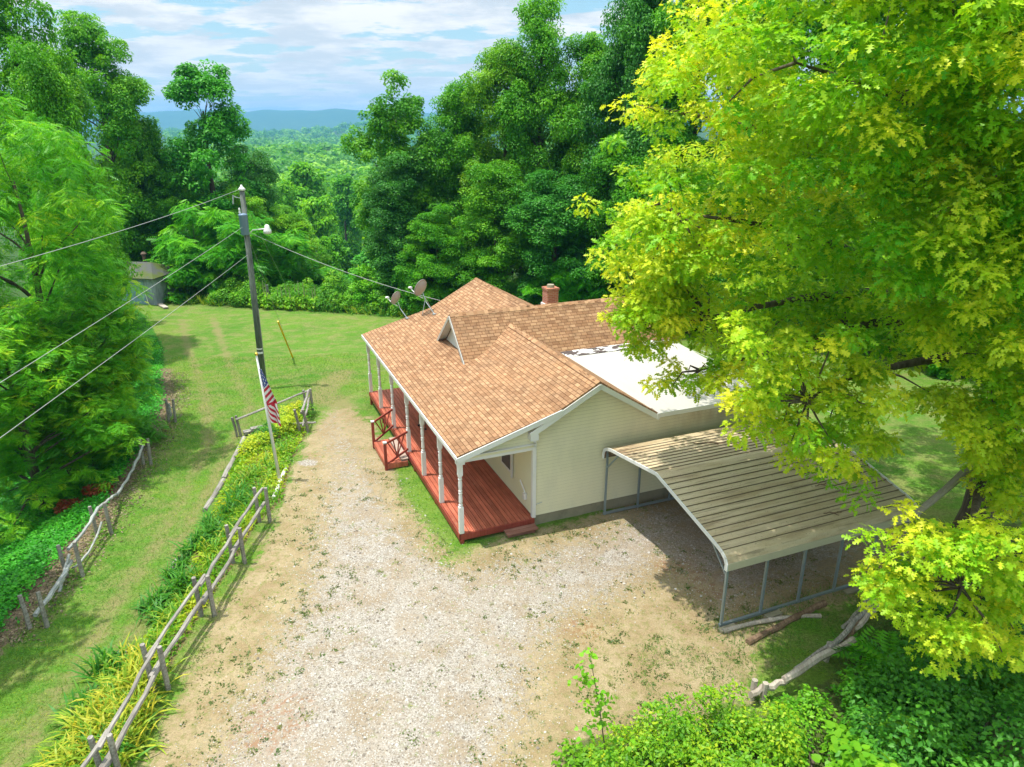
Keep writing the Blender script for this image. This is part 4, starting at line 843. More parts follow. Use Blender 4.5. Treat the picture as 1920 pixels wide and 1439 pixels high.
def trunk_mesh(h, r, targets, lean=(0, 0), thin=.03, nl=26, first=.15):
    b = MB(); pts = []; rr = []
    for i in range(9):
        t = i / 8; pts.append((lean[0] * t * h + .12 * math.sin(t * 5 + h), lean[1] * t * h + .12 * math.cos(t * 4), h * .86 * t - .3 * (i == 0))); rr.append(r * (1 - .85 * t) * (1.35 if i == 0 else 1))
    b.tube(pts, rr, 9)
    if len(targets):
        sel = targets[rng.choice(len(targets), min(nl, len(targets)), replace=False)]
        for tg in sel:
            hh = max(h * first, tg[2] - .55 * math.hypot(tg[0], tg[1]) - .5); hh = min(hh, h * .8); t = hh / (h * .86)
            s0 = Vector((lean[0] * t * h + .12 * math.sin(t * 5 + h), lean[1] * t * h + .12 * math.cos(t * 4), hh)); e = Vector(tg); mid_ = s0.lerp(e, .5) + Vector((random.uniform(-.3, .3), random.uniform(-.3, .3), -.06 * (e - s0).length + .3))
            r0 = r * (1 - .85 * t) * .45; q = [s0, s0.lerp(mid_, .5) + Vector((0, 0, .1)), mid_, mid_.lerp(e, .55), e]; b.tube(q, [r0, r0 * .8, r0 * .55, r0 * .35, thin], 6, False)
    me = bpy.data.meshes.new('trunk'); me.from_pydata(b.v, [], b.f); me.materials.append(BARK); me.polygons.foreach_set('use_smooth', [True] * len(b.f)); me.update(); return me
def env_lobes(h, R, n, prof, zlo=.08, jit=.25):
    out = []
    ph = rng.random(4) * 6
    while len(out) < n:
        t = rng.random(); a = rng.random() * 2 * math.pi; f = .72 + .2 * math.sin(2 * a + ph[0]) * math.sin(5 * t + ph[1]) + .14 * math.sin(3 * a + ph[2] + 4 * t)
        if rng.random() > .35 + .65 * prof(t): continue
        r = R * prof(t) * f * (.35 + .65 * math.sqrt(rng.random())); out.append((r * math.cos(a), r * math.sin(a), h * (zlo + (1 - zlo) * t) + rng.normal() * jit))
    return np.array(out)
PROTO = {}
def proto(kind):
    if kind in PROTO: return PROTO[kind]
    k = kind.rstrip('0123456789'); lm = LG
    if k == 'broad': h, R, n, sub, per, sz, lk = 16, 5.0, 70, 12, 118, (.15, .25), 'simple'; prof = lambda t: (math.sin(math.pi * min(1, .18 + .86 * t)) ** .6 if t < .93 else .4) ; lr = 1.35; sr = (.5, .85)
    elif k == 'tall': h, R, n, sub, per, sz, lk = 20, 4.4, 72, 12, 112, (.15, .26), 'simple'; prof = lambda t: (.85 + .2 * t if t < .6 else .97 * math.cos((t - .6) / .4 * 1.3)); lr = 1.3; sr = (.45, .85)
    elif k == 'dark': h, R, n, sub, per, sz, lk = 15, 4.2, 64, 12, 112, (.14, .22), 'simple'; prof = lambda t: math.sin(math.pi * (.12 + .80 * t)) ** .7; lr = 1.1; sr = (.45, .75); lm = LD
    elif k == 'feather': h, R, n, sub, per, sz, lk = 17, 5.2, 78, 9, 80, (.18, .30), 'simple'; prof = lambda t: max(.16, 1.15 - t) ** .6; lr = 1.0; sr = (.3, .7); lm = LD
    elif k == 'round': h, R, n, sub, per, sz, lk = 12, 4.2, 26, 9, 38, (.4, .65), 'card'; prof = lambda t: math.sin(math.pi * (.15 + .78 * t)) ** .6; lr = 1.3; sr = (.7, 1.1)
    elif k == 'bush': h, R, n, sub, per, sz, lk = 5, 3.0, 20, 9, 75, (.16, .26), 'card'; prof = lambda t: math.cos(t * 1.3) ** .6; lr = .8; sr = (.3, .6)
    elif k == 'sumac': h, R, n, sub, per, sz, lk = 7, 3.6, 26, 6, 9, (.75, 1.15), 'frond'; prof = lambda t: math.cos(t * 1.25) ** .5; lr = .9; sr = (.35, .6); lm = LF
    elif k == 'walnut': h, R, n, sub, per, sz, lk = 13, 4.7, 84, 9, 17, (.30, .50), 'frond'; prof = lambda t: math.sin(math.pi * (.2 + .66 * t)) ** .45; lr = 1.05; sr = (.25, .5); lm = LF
    elif k == 'thin': h, R, n, sub, per, sz, lk = 17, 5.0, 58, 9, 80, (.16, .26), 'card'; prof = lambda t: (.55 + .5 * math.sin(t * 3)) ; lr = 1.0; sr = (.4, .7)
    lob = env_lobes(h, R, n, prof, .12 if k not in ('bush', 'sumac') else .15); L, r, li = two_level(lob, np.full(n, lr), sub, sr)
    pos, nr, al, idx = lumps_to_leaves(L, r, per)
    lt = rng.random(n)[li][idx]; st_ = rng.random(len(L))[idx]; tint = .16 + .30 * lt + .26 * st_ + .26 * rng.random(len(pos)) ** 2
    if k == 'walnut': al = norm(al * np.array([1, 1, .45]) + rng.normal(size=al.shape) * .35); tint = tint * 1.15 - .06 + .16 * (rng.random(len(L))[idx] > .7)
    me = leaf_mesh('crown', pos, nr if lk != 'frond' else norm(nr * .7 + np.array([0, 0, .8])), rng.uniform(*sz, len(pos)), lk, lm, tint, al)
    tm = trunk_mesh(h, .03 * h * (.6 if k in ('bush', 'sumac') else 1) * .8, lob)
    PROTO[kind] = (me, tm, h, R); return PROTO[kind]
TREES = []
def tree(kind, name, label, x, y, h, R, cat='tree', group=None, col=(1, 1, 1), rz=None, z=None, sink=.2):
    me, tm, H_, R_ = proto(kind); o = empty(name, label, cat, (x, y, (float(T(x, y)) if z is None else z) - sink), random.uniform(0, 6.28) if rz is None else rz, group)
    o.scale = (R / R_, R / R_, h / H_); c = obj_of('crown', me, o, col); obj_of('trunk', tm, o); TREES.append(o); return o
def tpx(kind, name, label, u, vtop, y, half, **kw):
    """a tree standing at depth y whose top and width match the photograph"""
    p = at_y(u, vtop, y); x = p[0]; z = float(T(x, y)); dep = y * CT + (CAM_H - p[2]) * ST; return tree(kind, name, label, x, y, max(2, p[2] - z) * 1.02, half * dep / F_PX * (1.22 if kind[:4] in ('broa', 'tall', 'dark', 'thin') else 1.08), **kw)
GW = 'broadleaf trees of the wood behind the house'
C = lambda r, g, b: (r, g, b)
# wood behind the house, left edge to right
for a in [
 ('thin1', 'broadleaf_tree', 'airy tree with wispy top at the left edge of the wood', 740, 165, 57, 88, C(.8, .9, .9)),
 ('dark1', 'broadleaf_tree', 'very dark blue green tree with glossy crown at the valley edge', 745, 300, 54, 70, C(.75, .85, 1.1)),
 ('broad1', 'broadleaf_tree', 'tree with rounded shoulder between the airy tree and the tallest ones', 860, 185, 58, 85, C(.9, 1, .9)),
 ('tall1', 'broadleaf_tree', 'tall olive green tree rising above its neighbours behind the house', 945, 90, 56, 75, C(1.25, 1.05, .9)),
 ('tall2', 'broadleaf_tree', 'tallest bright green tree with pointed top behind the house', 1015, 15, 55, 80, C(1, 1.05, 1)),
 ('tall3', 'broadleaf_tree', 'dense tree between the tallest pointed one and the oak', 1110, 85, 54, 85, C(.95, 1, 1)),
 ('dark2', 'broadleaf_tree', 'dark bluish tree whose top leaves the frame beside the oak', 1205, -60, 50, 90, C(.95, 1, 1.25)),
 ('broad2', 'broadleaf_tree', 'mid height bushy tree right behind the far gable', 930, 330, 51, 80, C(.95, 1, .8)),
 ('dark3', 'broadleaf_tree', 'shaded dark tree low behind the brick chimney', 1040, 330, 49, 85, C(.8, 1, 1)),
 ('broad3', 'broadleaf_tree', 'light green low tree at the lawn edge above the satellite dishes', 815, 400, 51.5, 62, C(1, 1.1, .9)),
 ('bush1', 'shrub', 'bright green shrub at the lawn edge left of the far gable', 690, 505, 53, 45, C(1.1, 1.2, 1)),
 ('bush2', 'shrub', 'small green shrub under the dark tree by the dishes', 770, 505, 51, 40, C(.9, 1.1, .9)),
 ('broad4', 'broadleaf_tree', 'deep green tree filling the gap behind the oak branches', 1160, 280, 48, 80, C(.8, .95, .9)),
 ('tall4', 'broadleaf_tree', 'tall tree behind the upper left crown of the oak', 1330, -120, 47, 100, C(.8, .95, .8)),
 ('broad5', 'broadleaf_tree', 'broad tree seen through the middle of the oak', 1470, -60, 45, 110, C(.85, 1, .85)),
 ('tall5', 'broadleaf_tree', 'tall tree behind the oak trunk with its top out of frame', 1640, -150, 43, 120, C(.8, .95, .9)),
 ('broad6', 'broadleaf_tree', 'broad tree in the top right corner behind the oak', 1820, -150, 41, 130, C(.85, 1, .9)),
 ('broad2', 'broadleaf_tree', 'lower tree shading the back lawn behind the flat roof', 1270, 270, 46, 90, C(.75, .95, .85)),
 ('broad3', 'broadleaf_tree', 'lower tree behind the yellow hanging branch of the oak', 1400, 270, 44, 95, C(.7, .9, .8)),
 ('dark1', 'broadleaf_tree', 'dark lower tree at the back lawn edge behind the carport', 1540, 260, 42.5, 95, C(.8, .95, .9)),
 ('broad1', 'broadleaf_tree', 'lower tree at the back lawn edge near the oak trunk', 1690, 280, 40.5, 100, C(.75, .95, .85)),
 ('dark3', 'broadleaf_tree', 'dark tree closing the back lawn at the right frame edge', 1860, 300, 38, 110, C(.75, .95, .85)),
 ('dark2', 'broadleaf_tree', 'dark tree beyond the right frame edge next to the oak', 2030, 200, 34, 130, C(.8, .95, .85)),
 ('bush1', 'shrub', 'leafy shrub at the right end of the back lawn', 1780, 570, 37, 70, C(.8, 1, .8)),
 ('bush2', 'shrub', 'dark shrub at the back lawn edge behind the carport roof', 1330, 520, 46, 65, C(.6, .8, .8)),
 ('bush1', 'shrub', 'second dark shrub at the back lawn edge under the wood', 1480, 510, 43, 70, C(.6, .8, .8)),
 ('bush2', 'shrub', 'third dark shrub at the back lawn edge close to the oak', 1640, 520, 40.5, 70, C(.65, .85, .8))]:
    tpx(*a[:7], col=a[7], group=None)
# big-leaved sumac behind the chimney
tpx('sumac1', 'sumac_shrub', 'big leaved sumac shrub just left behind the brick chimney', 1040, 500, 47.5, 62, cat='shrub', col=C(.8, 1, .9))
tpx('sumac2', 'sumac_shrub', 'sumac shrub to the right behind the brick chimney', 1105, 510, 47, 45, cat='shrub', col=C(.7, .95, .9))
# left side
for a in [
 ('tall2', 'broadleaf_tree', 'tall tree cut by the top left corner of the frame', 10, -30, 42, 95, C(.95, 1, .85)),
 ('tall4', 'broadleaf_tree', 'tall tree with bare tipped top on the left skyline', 165, 62, 63, 85, C(1.05, 1.05, .8)),
 ('broad6', 'broadleaf_tree', 'broad arm of foliage reaching right below the tall left skyline tree', 235, 165, 65, 62, C(.9, 1, .9)),
 ('feather1', 'feathery_tree', 'dark feathery conical tree standing alone against the blue mountains', 372, 150, 66, 118, C(1.1, 1.35, .95)),
 ('broad4', 'broadleaf_tree', 'yellowish tree under the tall left skyline tree', 70, 130, 40, 90, C(1.2, 1.15, .8)),
 ('broad2', 'broadleaf_tree', 'deep green tree behind the shed', 245, 300, 66, 75, C(.8, .95, .8)),
 ('dark3', 'broadleaf_tree', 'dark tree below the feathery conical tree', 465, 285, 70, 55, C(.8, .9, 1)),
 ('broad5', 'broadleaf_tree', 'mid green tree left of the shed roof', 120, 330, 47, 60, C(.9, 1.05, .8)),
 ('broad1', 'broadleaf_tree', 'bright little crown between the two dark left trees', 285, 285, 76, 40, C(1.5, 1.3, .8)),
 ('broad6', 'broadleaf_tree', 'olive tree right behind the head of the utility pole', 455, 360, 64, 55, C(1.3, 1.15, .8)),
 ('broad3', 'broadleaf_tree', 'yellow green tree right of the pole lamp', 540, 400, 67, 55, C(1.5, 1.25, .8)),
 ('broad1', 'broadleaf_tree', 'dark shaded tree behind the sumac thicket', 330, 330, 64, 62, C(.7, .85, .8)),
 ('round1', 'broadleaf_tree', 'small rounded green tree beside the far dark pole', 607, 462, 78, 26, C(1.2, 1.2, .8))]:
    tpx(*a[:7], col=a[7])
for a in [('sumac1', 'sumac_tree', 'wide sumac right behind the mown lawn left of the pole', 360, 395, 58, 75), ('sumac2', 'sumac_tree', 'sumac directly behind the utility pole', 455, 415, 57, 65), ('sumac1', 'sumac_tree', 'sumac right of the utility pole at the lawn edge', 535, 440, 59, 55),
          ('sumac2', 'sumac_tree', 'low sumac beside the dark gap next to the shed', 355, 470, 56, 50), ('sumac1', 'sumac_tree', 'small sumac in front of the valley trees', 610, 500, 61, 38)]:
    tpx(*a, cat='tree', col=C(.9, 1, .9))
# close trees on the left bank with compound leaves
for a in [('walnut1', 'walnut_tree', 'near walnut tree with drooping compound leaves at the left frame edge', -5, 235, 27, 195), ('walnut2', 'walnut_tree', 'walnut tree with yellow leaf tips left of the shed', 100, 250, 34, 74),
          ('walnut2', 'walnut_tree', 'low walnut overhanging the green bank with its right branch over the lawn', 125, 585, 27, 125), ('walnut1', 'walnut_tree', 'low walnut overhanging the bank at the left frame edge', -10, 590, 24, 165),
          ('broad5', 'broadleaf_tree', 'green tree between the walnut and the shed roof', 150, 390, 47, 42)]:
    tpx(*a, col=C(1.15, 1.05, .9) if a[3] != 100 else C(.8, .95, .9))

# valley: individual round crowns, then the far wood as one mass
VT = [('tall broad poplar crown in the middle of the valley view', 575, 335, 150, 48, C(1.3, 1.2, .9)), ('round yellow green crown standing alone below the poplar', 590, 385, 118, 34, C(1.6, 1.35, .9)), ('pale round crown left of the valley poplar', 535, 365, 135, 30, C(1.5, 1.3, .9)),
      ('dark crown right of the valley poplar', 640, 345, 165, 36, C(.8, .95, .9)), ('yellow tree at the right edge of the valley clearing', 690, 365, 105, 34, C(2.0, 1.5, .8)), ('slim crown above the valley clearing', 655, 400, 175, 22, C(1.0, 1.1, .9)),
      ('low crown in front of the valley clearing left of the seat', 625, 455, 100, 30, C(1.0, 1.05, .9)), ('dull green crown behind the pole lamp', 505, 395, 110, 36, C(1.2, 1.15, .9)), ('low yellowish crown left of the slim pole', 560, 430, 90, 32, C(1.45, 1.25, .9))]
for l, u, v, y, hw, c in VT: tpx('round1' if u % 2 else 'round2', 'valley_tree', l, u, v, y, hw, col=c)
def vis_clear(x, y): return ((x + 45) / 24) ** 2 + ((y - 178) / 30) ** 2 < 1
k = 0; vt_n = 0
while vt_n < 95 and k < 4000:
    k += 1; y = random.uniform(68, 250) ; x = random.uniform(-.50, -.05) * y
    if vis_clear(x, y) or (y < 178 and abs(x / y + .235) < .045): continue
    if any((t.location.x - x) ** 2 + (t.location.y - y) ** 2 < (4.2 + y * .012) ** 2 for t in TREES): continue
    tree(random.choice(['round1', 'round2', 'round3']), 'valley_tree', 'round crowned tree packed in the wooded valley beyond the lawn', x, y, random.uniform(8, 13) if y > 110 else random.uniform(6, 9), random.uniform(3.6, 5), group='trees packed in the wooded valley', col=(random.uniform(.6, 1.3), random.uniform(.85, 1.15), random.uniform(.8, 1.1))); vt_n += 1
def mass(name, n, ymin, ymax, per, lob, sz, xr=(-.46, .06), sd_=3):
    r = np.random.default_rng(sd_); y = ymin * (ymax / ymin) ** r.random(n) ; x = (xr[0] + (xr[1] - xr[0]) * r.random(n)) * y; z = T(x, y); R_ = lob * (.7 + .6 * r.random(n))
    idx = np.repeat(np.arange(n), per); d = r.normal(size=(len(idx), 3)); d[:, 2] = np.abs(d[:, 2]) * .9; d = norm(d); c = np.stack([x, y, z + 7 + 3 * r.random(n)], 1); c[:, 2] += (R_ - lob) * .6
    wob_ = 1 + .22 * np.sin(d[:, 0] * 7 + idx) * np.sin(d[:, 1] * 7 + idx * 2) ; pos = c[idx] + d * (R_[idx] * wob_)[:, None] * np.array([1, 1, 1.1])
    tn = .12 + .55 * r.random(n)[idx] ** 1.4 + .22 * r.random(len(idx)); me = leaf_mesh(name, pos, norm(d + .35 * r.normal(size=d.shape)), R_[idx] * sz, 'card', LG, tn)
    o = obj_of(name, me, None, (1.15, 1.05, 1.1)); tag(o, kind='stuff'); return o
mass('forest', 1500, 235, 620, 120, 5.2, .42, sd_=4); mass('forest', 3600, 560, 2700, 46, 7.5, .60, sd_=5)

# ------------------------------------------------------------------ the big oak
OX, OY = 13.9, 18.6; OZ = 0.0
oak = empty('oak_tree', 'huge yellow green oak leaning over the carport and the right half of the view', 'tree', (OX, OY, OZ))
KEEP = np.array([(1275, -900), (1272, 0), (1248, 80), (1195, 165), (1150, 235), (1138, 330), (1190, 350), (1205, 375), (1132, 400), (1108, 480), (1116, 560), (1180, 592), (1260, 578), (1330, 555), (1420, 545), (1500, 545), (1600, 560), (1680, 590), (1770, 655), (1830, 730), (1900, 830), (3500, 900), (3500, -3000), (1285, -3000)], float)
n = 440; lob = []
while len(lob) < n:
    d = rdir(1)[0]; d[1] = -abs(d[1]) if rng.random() < .35 else d[1]; rr_ = .62 + .38 * rng.random() ** .5
    p = np.array([OX + .3, OY - .6, 13.6]) + d * rr_ * np.array([11.6, 9.2, 9.6])
    if p[2] < 4.8 or (p[2] > 22): continue
    if np.linalg.norm(p - [0, 0, 12]) < 8.6: continue
    if sdist(np.array(proj(p)).T.reshape(1, 2), KEEP)[0] < 0: continue
    if p[1] > OY + 3.5 and rng.random() < .55: continue
    if p[0] < 8 and 13.5 < p[1] < 25 and p[2] > 8 and rng.random() < .38: continue
    lob.append(p)
lob = np.array(lob); L, r, li = two_level(lob, np.full(n, 1.45), 12, (.27, .55), up=.5)
uu, vv = proj(L); sdv = sdist(np.stack([uu, vv], 1), KEEP); okm = (sdv > -6) & (np.linalg.norm(L - np.array([0, 0, 12]), axis=1) > 7.6); L, r, li = L[okm], r[okm], li[okm]
# long hanging limbs: small sprays at their own distances from the trunk
HANG = [[(1175, 622), (1205, 652), (1243, 600), (1218, 585), (1150, 588), (1190, 660), (1255, 625)], [(1200, 665), (1262, 722), (1308, 708), (1290, 700), (1350, 728), (1335, 700), (1385, 690), (1400, 655), (1330, 655), (1275, 725)],
        [(1400, 640), (1440, 622), (1480, 650), (1520, 682), (1560, 645), (1600, 680), (1640, 712), (1600, 742), (1550, 740), (1500, 742), (1450, 702), (1430, 758), (1470, 790), (1500, 802), (1550, 802), (1600, 790), (1400, 742), (1520, 850), (1565, 838), (1610, 885), (1635, 762), (1480, 838), (1450, 722), (1380, 770), (1420, 800), (1640, 830)],
        [(1750, 740), (1800, 790), (1835, 850), (1850, 780), (1890, 830), (1810, 750), (1885, 900), (1905, 960), (1860, 930), (1900, 760), (1780, 770)],
        [(1690, 1012), (1740, 1040), (1662, 1060), (1700, 1090), (1760, 1080), (1820, 1040), (1870, 1000), (1800, 1110), (1860, 1100), (1905, 1080), (1780, 1160), (1840, 1170), (1900, 1180), (1740, 1190), (1880, 1225), (1820, 1215), (1790, 1015), (1720, 1130), (1900, 1020), (1930, 1130), (1850, 1060), (1680, 1120)]]
HY = [(16.6, 17.6), (15.6, 16.8), (13.2, 14.8), (13.2, 15.0), (10.2, 11.8)]
HL = []; Hr = []; HLi = []
for q, (grp, (y0, y1)) in enumerate(zip(HANG, HY)):
    for (u, v) in grp:
        c_ = at_y(u, v, random.uniform(y0, y1))
        for _ in range(2 if q < 2 else (3 if u < 1450 else 4)): HL.append(c_ + rng.normal(size=3) * np.array([.27, .4, .16]) * (1.0 if q > 1 else .75)); Hr.append(random.uniform(.26, .42) if q > 1 else random.uniform(.2, .32)); HLi.append(c_)
for _ in range(70):
    c_ = at_y(random.uniform(1330, 1930), random.uniform(520, 650), random.uniform(16.5, 21.5))
    for _k in range(4): HL.append(c_ + rng.normal(size=3) * np.array([.45, .5, .3])); Hr.append(random.uniform(.3, .5)); HLi.append(c_)
for _ in range(46):
    c_ = at_y(random.uniform(1640, 1960), random.uniform(-20, 520), random.uniform(11, 16))
    for _k in range(5): HL.append(c_ + rng.normal(size=3) * np.array([.45, .5, .35])); Hr.append(random.uniform(.3, .5)); HLi.append(c_)
for _ in range(44):
    v_ = random.uniform(385, 590); c_ = at_y(random.uniform(1148 + max(0, v_ - 520) * .6, 1330), v_, random.uniform(15.5, 19.5))
    for _k in range(4): HL.append(c_ + rng.normal(size=3) * np.array([.3, .5, .22])); Hr.append(random.uniform(.26, .42)); HLi.append(c_)
for _ in range(16):
    c_ = at_y(random.uniform(1800, 1950), random.uniform(640, 930), random.uniform(13.5, 17))
    for _k in range(5): HL.append(c_ + rng.normal(size=3) * np.array([.4, .5, .3])); Hr.append(random.uniform(.3, .45)); HLi.append(c_)
HL = np.array(HL)
rnL = rng.random(len(lob)); allL = np.concatenate([L, HL]); allr = np.concatenate([r, Hr]); lt = np.concatenate([rnL[li], np.where((np.arange(len(HL)) < len(HL) - 766) | (np.arange(len(HL)) >= len(HL) - 256), .35, .0) + .6 * rng.random(len(HL))])
per = 66; pos, nr, al, idx = lumps_to_leaves(allL, allr, per, up=.6, flat=.62, shell=.45)
tint = .11 + .58 * lt[idx] ** 1.05 + .28 * rng.random(len(allL))[idx] + .24 * rng.random(len(pos)) ** 1.5
me = leaf_mesh('crown', pos - np.array([OX, OY, OZ]), nr, rng.uniform(.13, .205, len(pos)), 'oak', LO, tint, al); obj_of('crown', me, oak)
b = MB(); tp = [Vector((0, 0, -.3)), Vector((.05, 0, 1.2)), Vector((.1, .1, 4)), Vector((-.2, .3, 8)), Vector((.1, .2, 12.5)), Vector((0, 0, 17)), Vector((.2, 0, 20))]; b.tube(tp, [.75, .5, .42, .36, .27, .16, .06], 14)
tw = MB()
def at_h(z):
    for p, q in zip(tp[:-1], tp[1:]):
        if p.z <= z <= q.z: return p.lerp(q, (z - p.z) / (q.z - p.z))
    return tp[-1]
def limb(e, z0_, r0, sagk=.06, seg=7):
    s0 = at_h(z0_); e = Vector(e); d = e - s0; pts = []; rr = []
    for i in range(seg + 1):
        t = i / seg; p = s0.lerp(e, t) + Vector((math.sin(t * 6 + e.x) * .18, math.cos(t * 5 + e.y) * .18, math.sin(t * math.pi) * d.length * sagk)) * (t < 1); pts.append(p); rr.append(r0 * (1 - t) ** .8 + .018)
    b.tube(pts, rr, 7, False); return pts
O3 = Vector((OX, OY, OZ)); mains = []
for grp, (y0, y1), z0_ in zip(HANG, HY, (7.5, 7.0, 6.0, 5.5, 3.2)):
    u = sum(g[0] for g in grp) / len(grp); v = sum(g[1] for g in grp) / len(grp); mains.append(limb(Vector(at_y(u, v, (y0 + y1) / 2)) - O3, z0_, .16, .05))
for q in range(26):
    e = Vector(lob[rng.integers(len(lob))]) - O3; mains.append(limb(e, max(3.5, min(16, e.z - .35 * math.hypot(e.x, e.y))), random.uniform(.1, .2)))
mp = np.array([tuple(p) for m_ in mains for p in m_[2:]])
for c_ in list(lob[rng.choice(len(lob), 150)]) + [HLi[i] for i in range(0, len(HLi), 4)]:
    e = np.array(c_) - np.array(O3); j = np.argmin(((mp - e) ** 2).sum(1)); s0 = Vector(mp[j]); e = Vector(e)
    if (e - s0).length > 2.0: continue
    md = s0.lerp(e, .5) + Vector((random.uniform(-.15, .15), random.uniform(-.15, .15), .12)); b.tube([s0, md, e], [.035, .022, .01], 5, False)
b.build('trunk', BARK, oak, smooth=True)
# bare broken limb resting near the carport corner
s_ = at_y(1820, 875, 15.2); e_ = at_y(1712, 968, 14.6); b = MB(); b.tube([s_, Vector(s_).lerp(Vector(e_), .35) + Vector((0, 0, -.05)), Vector(s_).lerp(Vector(e_), .7) + Vector((0, 0, -.03)), e_], [.10, .085, .08, .075], 8); o = b.build('broken_limb', plain('bare_limb', (.34, .30, .25), .9, .3, 9)); tag(o, 'bare broken oak limb touching the far corner of the carport roof', 'branch')
# twigs lying on the carport roof
for k, (u, v, L_) in enumerate([(1300, 835, 1.3), (1530, 905, .5), (1548, 942, .55), (1420, 820, 1.0)]):
    p = np.array(at_z(u, v, 2.62)); b = MB(); pts = [Vector(p)]; a = random.uniform(-.4, .6)
    # keep the twig on the roof surface
    def rz_(P):
        dx, dy = P.x - HO[0], P.y - HO[1]; aa = -dx * hs + dy * hc; return float(np.interp(aa, [q[0] for q in PR[2:9]], [q[1] for q in PR[2:9]])) + .035
    for i in range(6): pts.append(pts[-1] + Vector((math.cos(a + .4 * math.sin(i * 2)), math.sin(a + .4 * math.sin(i * 2)), 0)) * L_ / 6)
    pts = [Vector((q.x, q.y, rz_(q))) for q in pts]; b.tube(pts, .016, 5); b.tube([pts[3], pts[3] + Vector((.1, -.15, .01))], .012, 5); o = b.build('twig', BROWNWOOD)
    tag(o, ['long thin twig on the left slope of the carport roof', 'small bent twig high on the carport roof near the hanging leaves', 'dark twig in the middle of the right carport roof slope', 'thin twig on the carport roof close to the house wall'][k], 'twig')

# ------------------------------------------------------------------ undergrowth and beds
def strip_foliage(name, centers, rads, per, sz, kind, mt, tlo=.15, thi=.7, kindtag='stuff', flat=.9, label=None, cat=None, parent=None, up=.7, group=None):
    centers = np.asarray(centers, float); pos, nr, al, idx = lumps_to_leaves(centers, np.asarray(rads, float), per, up=up, flat=flat)
    if kind in ('blade',): al = norm(rdir(len(pos), 1.3)); nr = norm(np.cross(al, rng.normal(size=al.shape)))
    tint = tlo + (thi - tlo) * (.5 * rng.random(len(centers))[idx] + .5 * rng.random(len(pos)))
    o = obj_of(name, leaf_mesh(name, pos, nr, rng.uniform(*sz, len(pos)), kind, mt, tint, al), parent)
    if parent is None: tag(o, label, cat, group, kindtag)
    return o
# tall weeds along the far lawn edge
ct = []; rd = []
for _ in range(520):
    u = random.uniform(318, 900); p = at_y(u, 570, 50); ye_ = float(np.interp(p[0], EDGE[:, 0], EDGE[:, 1])); x = p[0] * (ye_ / 50); y = ye_ + random.uniform(.1, 2.6) + (1.6 if u < 400 else 0); r_ = random.uniform(.35, .75); hh_ = .5 + .5 * math.sin(x * 1.3) * math.sin(x * .47 + 1) + .3 * math.sin(x * 3.1); ct.append((x, y, float(T(x, y)) + random.uniform(.05, .25) + random.random() * max(.1, hh_) * 1.3 + .25 * (y - ye_))); rd.append(r_ * .8)
strip_foliage('undergrowth', ct, rd, 110, (.09, .19), 'simple', LG, .1, 1.0)
ct = []; rd = []
for _ in range(700):
    x = random.uniform(2, 38); ye_ = float(np.interp(x, EDGE[:, 0], EDGE[:, 1])); y = ye_ + random.uniform(0, 4); ct.append((x, y, float(T(x, y)) + random.uniform(.1, 1.5))); rd.append(random.uniform(.5, 1.0))
strip_foliage('undergrowth', ct, rd, 60, (.14, .28), 'card', LD, .2, .8)
# flowering mullein spikes
ms = leaf_mesh('foliage', *(lambda q: (q[0], q[1], rng.uniform(.18, .34, len(q[0])), 'simple', LG, .55 + .4 * rng.random(len(q[0])), q[2]))(lumps_to_leaves(np.array([(0, 0, .35), (0, 0, .7)]), [.35, .25], 70)))
sb = MB(); sb.tube([(0, 0, 0), (.02, 0, .9), (0, .02, 1.7)], [.035, .05, .02], 7); sm_ = bpy.data.meshes.new('stem'); sm_.from_pydata(sb.v, [], sb.f); sm_.materials.append(plain('mullein_spike', (.26, .30, .13), .9, .3, 12))
for k, u in enumerate([478, 497, 502, 523, 530, 538, 545, 556, 562, 572, 576, 583, 588, 592]):
    y = 52.3 + random.uniform(-.5, .9); x = at_y(u, 570, y)[0]; o = empty('mullein_plant', 'tall mullein spike standing in the weeds along the far lawn edge', 'plant', (x, y, float(T(x, y))), random.random() * 6, 'mullein spikes in the weeds'); o.scale = (1, 1, random.uniform(.8, 1.25)); obj_of('leaves', ms, o); obj_of('stem', sm_, o)
# creeping cover on the left bank
n = 150000; y = rng.uniform(12, 44, n); xb_ = np.interp(y, BANK[:, 0], BANK[:, 1]); x = xb_ - .35 + rng.normal(size=n) * .18 - 11 * rng.random(n) ** 1.15
nz = np.sin(x * 1.7 + y * .6) * np.sin(y * 1.3 - x * .5) + .5 * np.sin(x * 4 + 1) * np.sin(y * 3.7); z = T(x, y) + .05 + .10 * np.clip(nz, 0, 1.3) + .14 * rng.random(n)
nr = norm(np.stack([rng.normal(size=n) * .45, rng.normal(size=n) * .45, np.ones(n)], 1)); me = leaf_mesh('ground_cover', np.stack([x, y, z], 1), nr, rng.uniform(.07, .15, n), 'simple', LV, .25 + .22 * np.clip(nz, -1, 1) + .4 * rng.random(n)); o = obj_of('ground_cover', me); tag(o, kind='stuff')
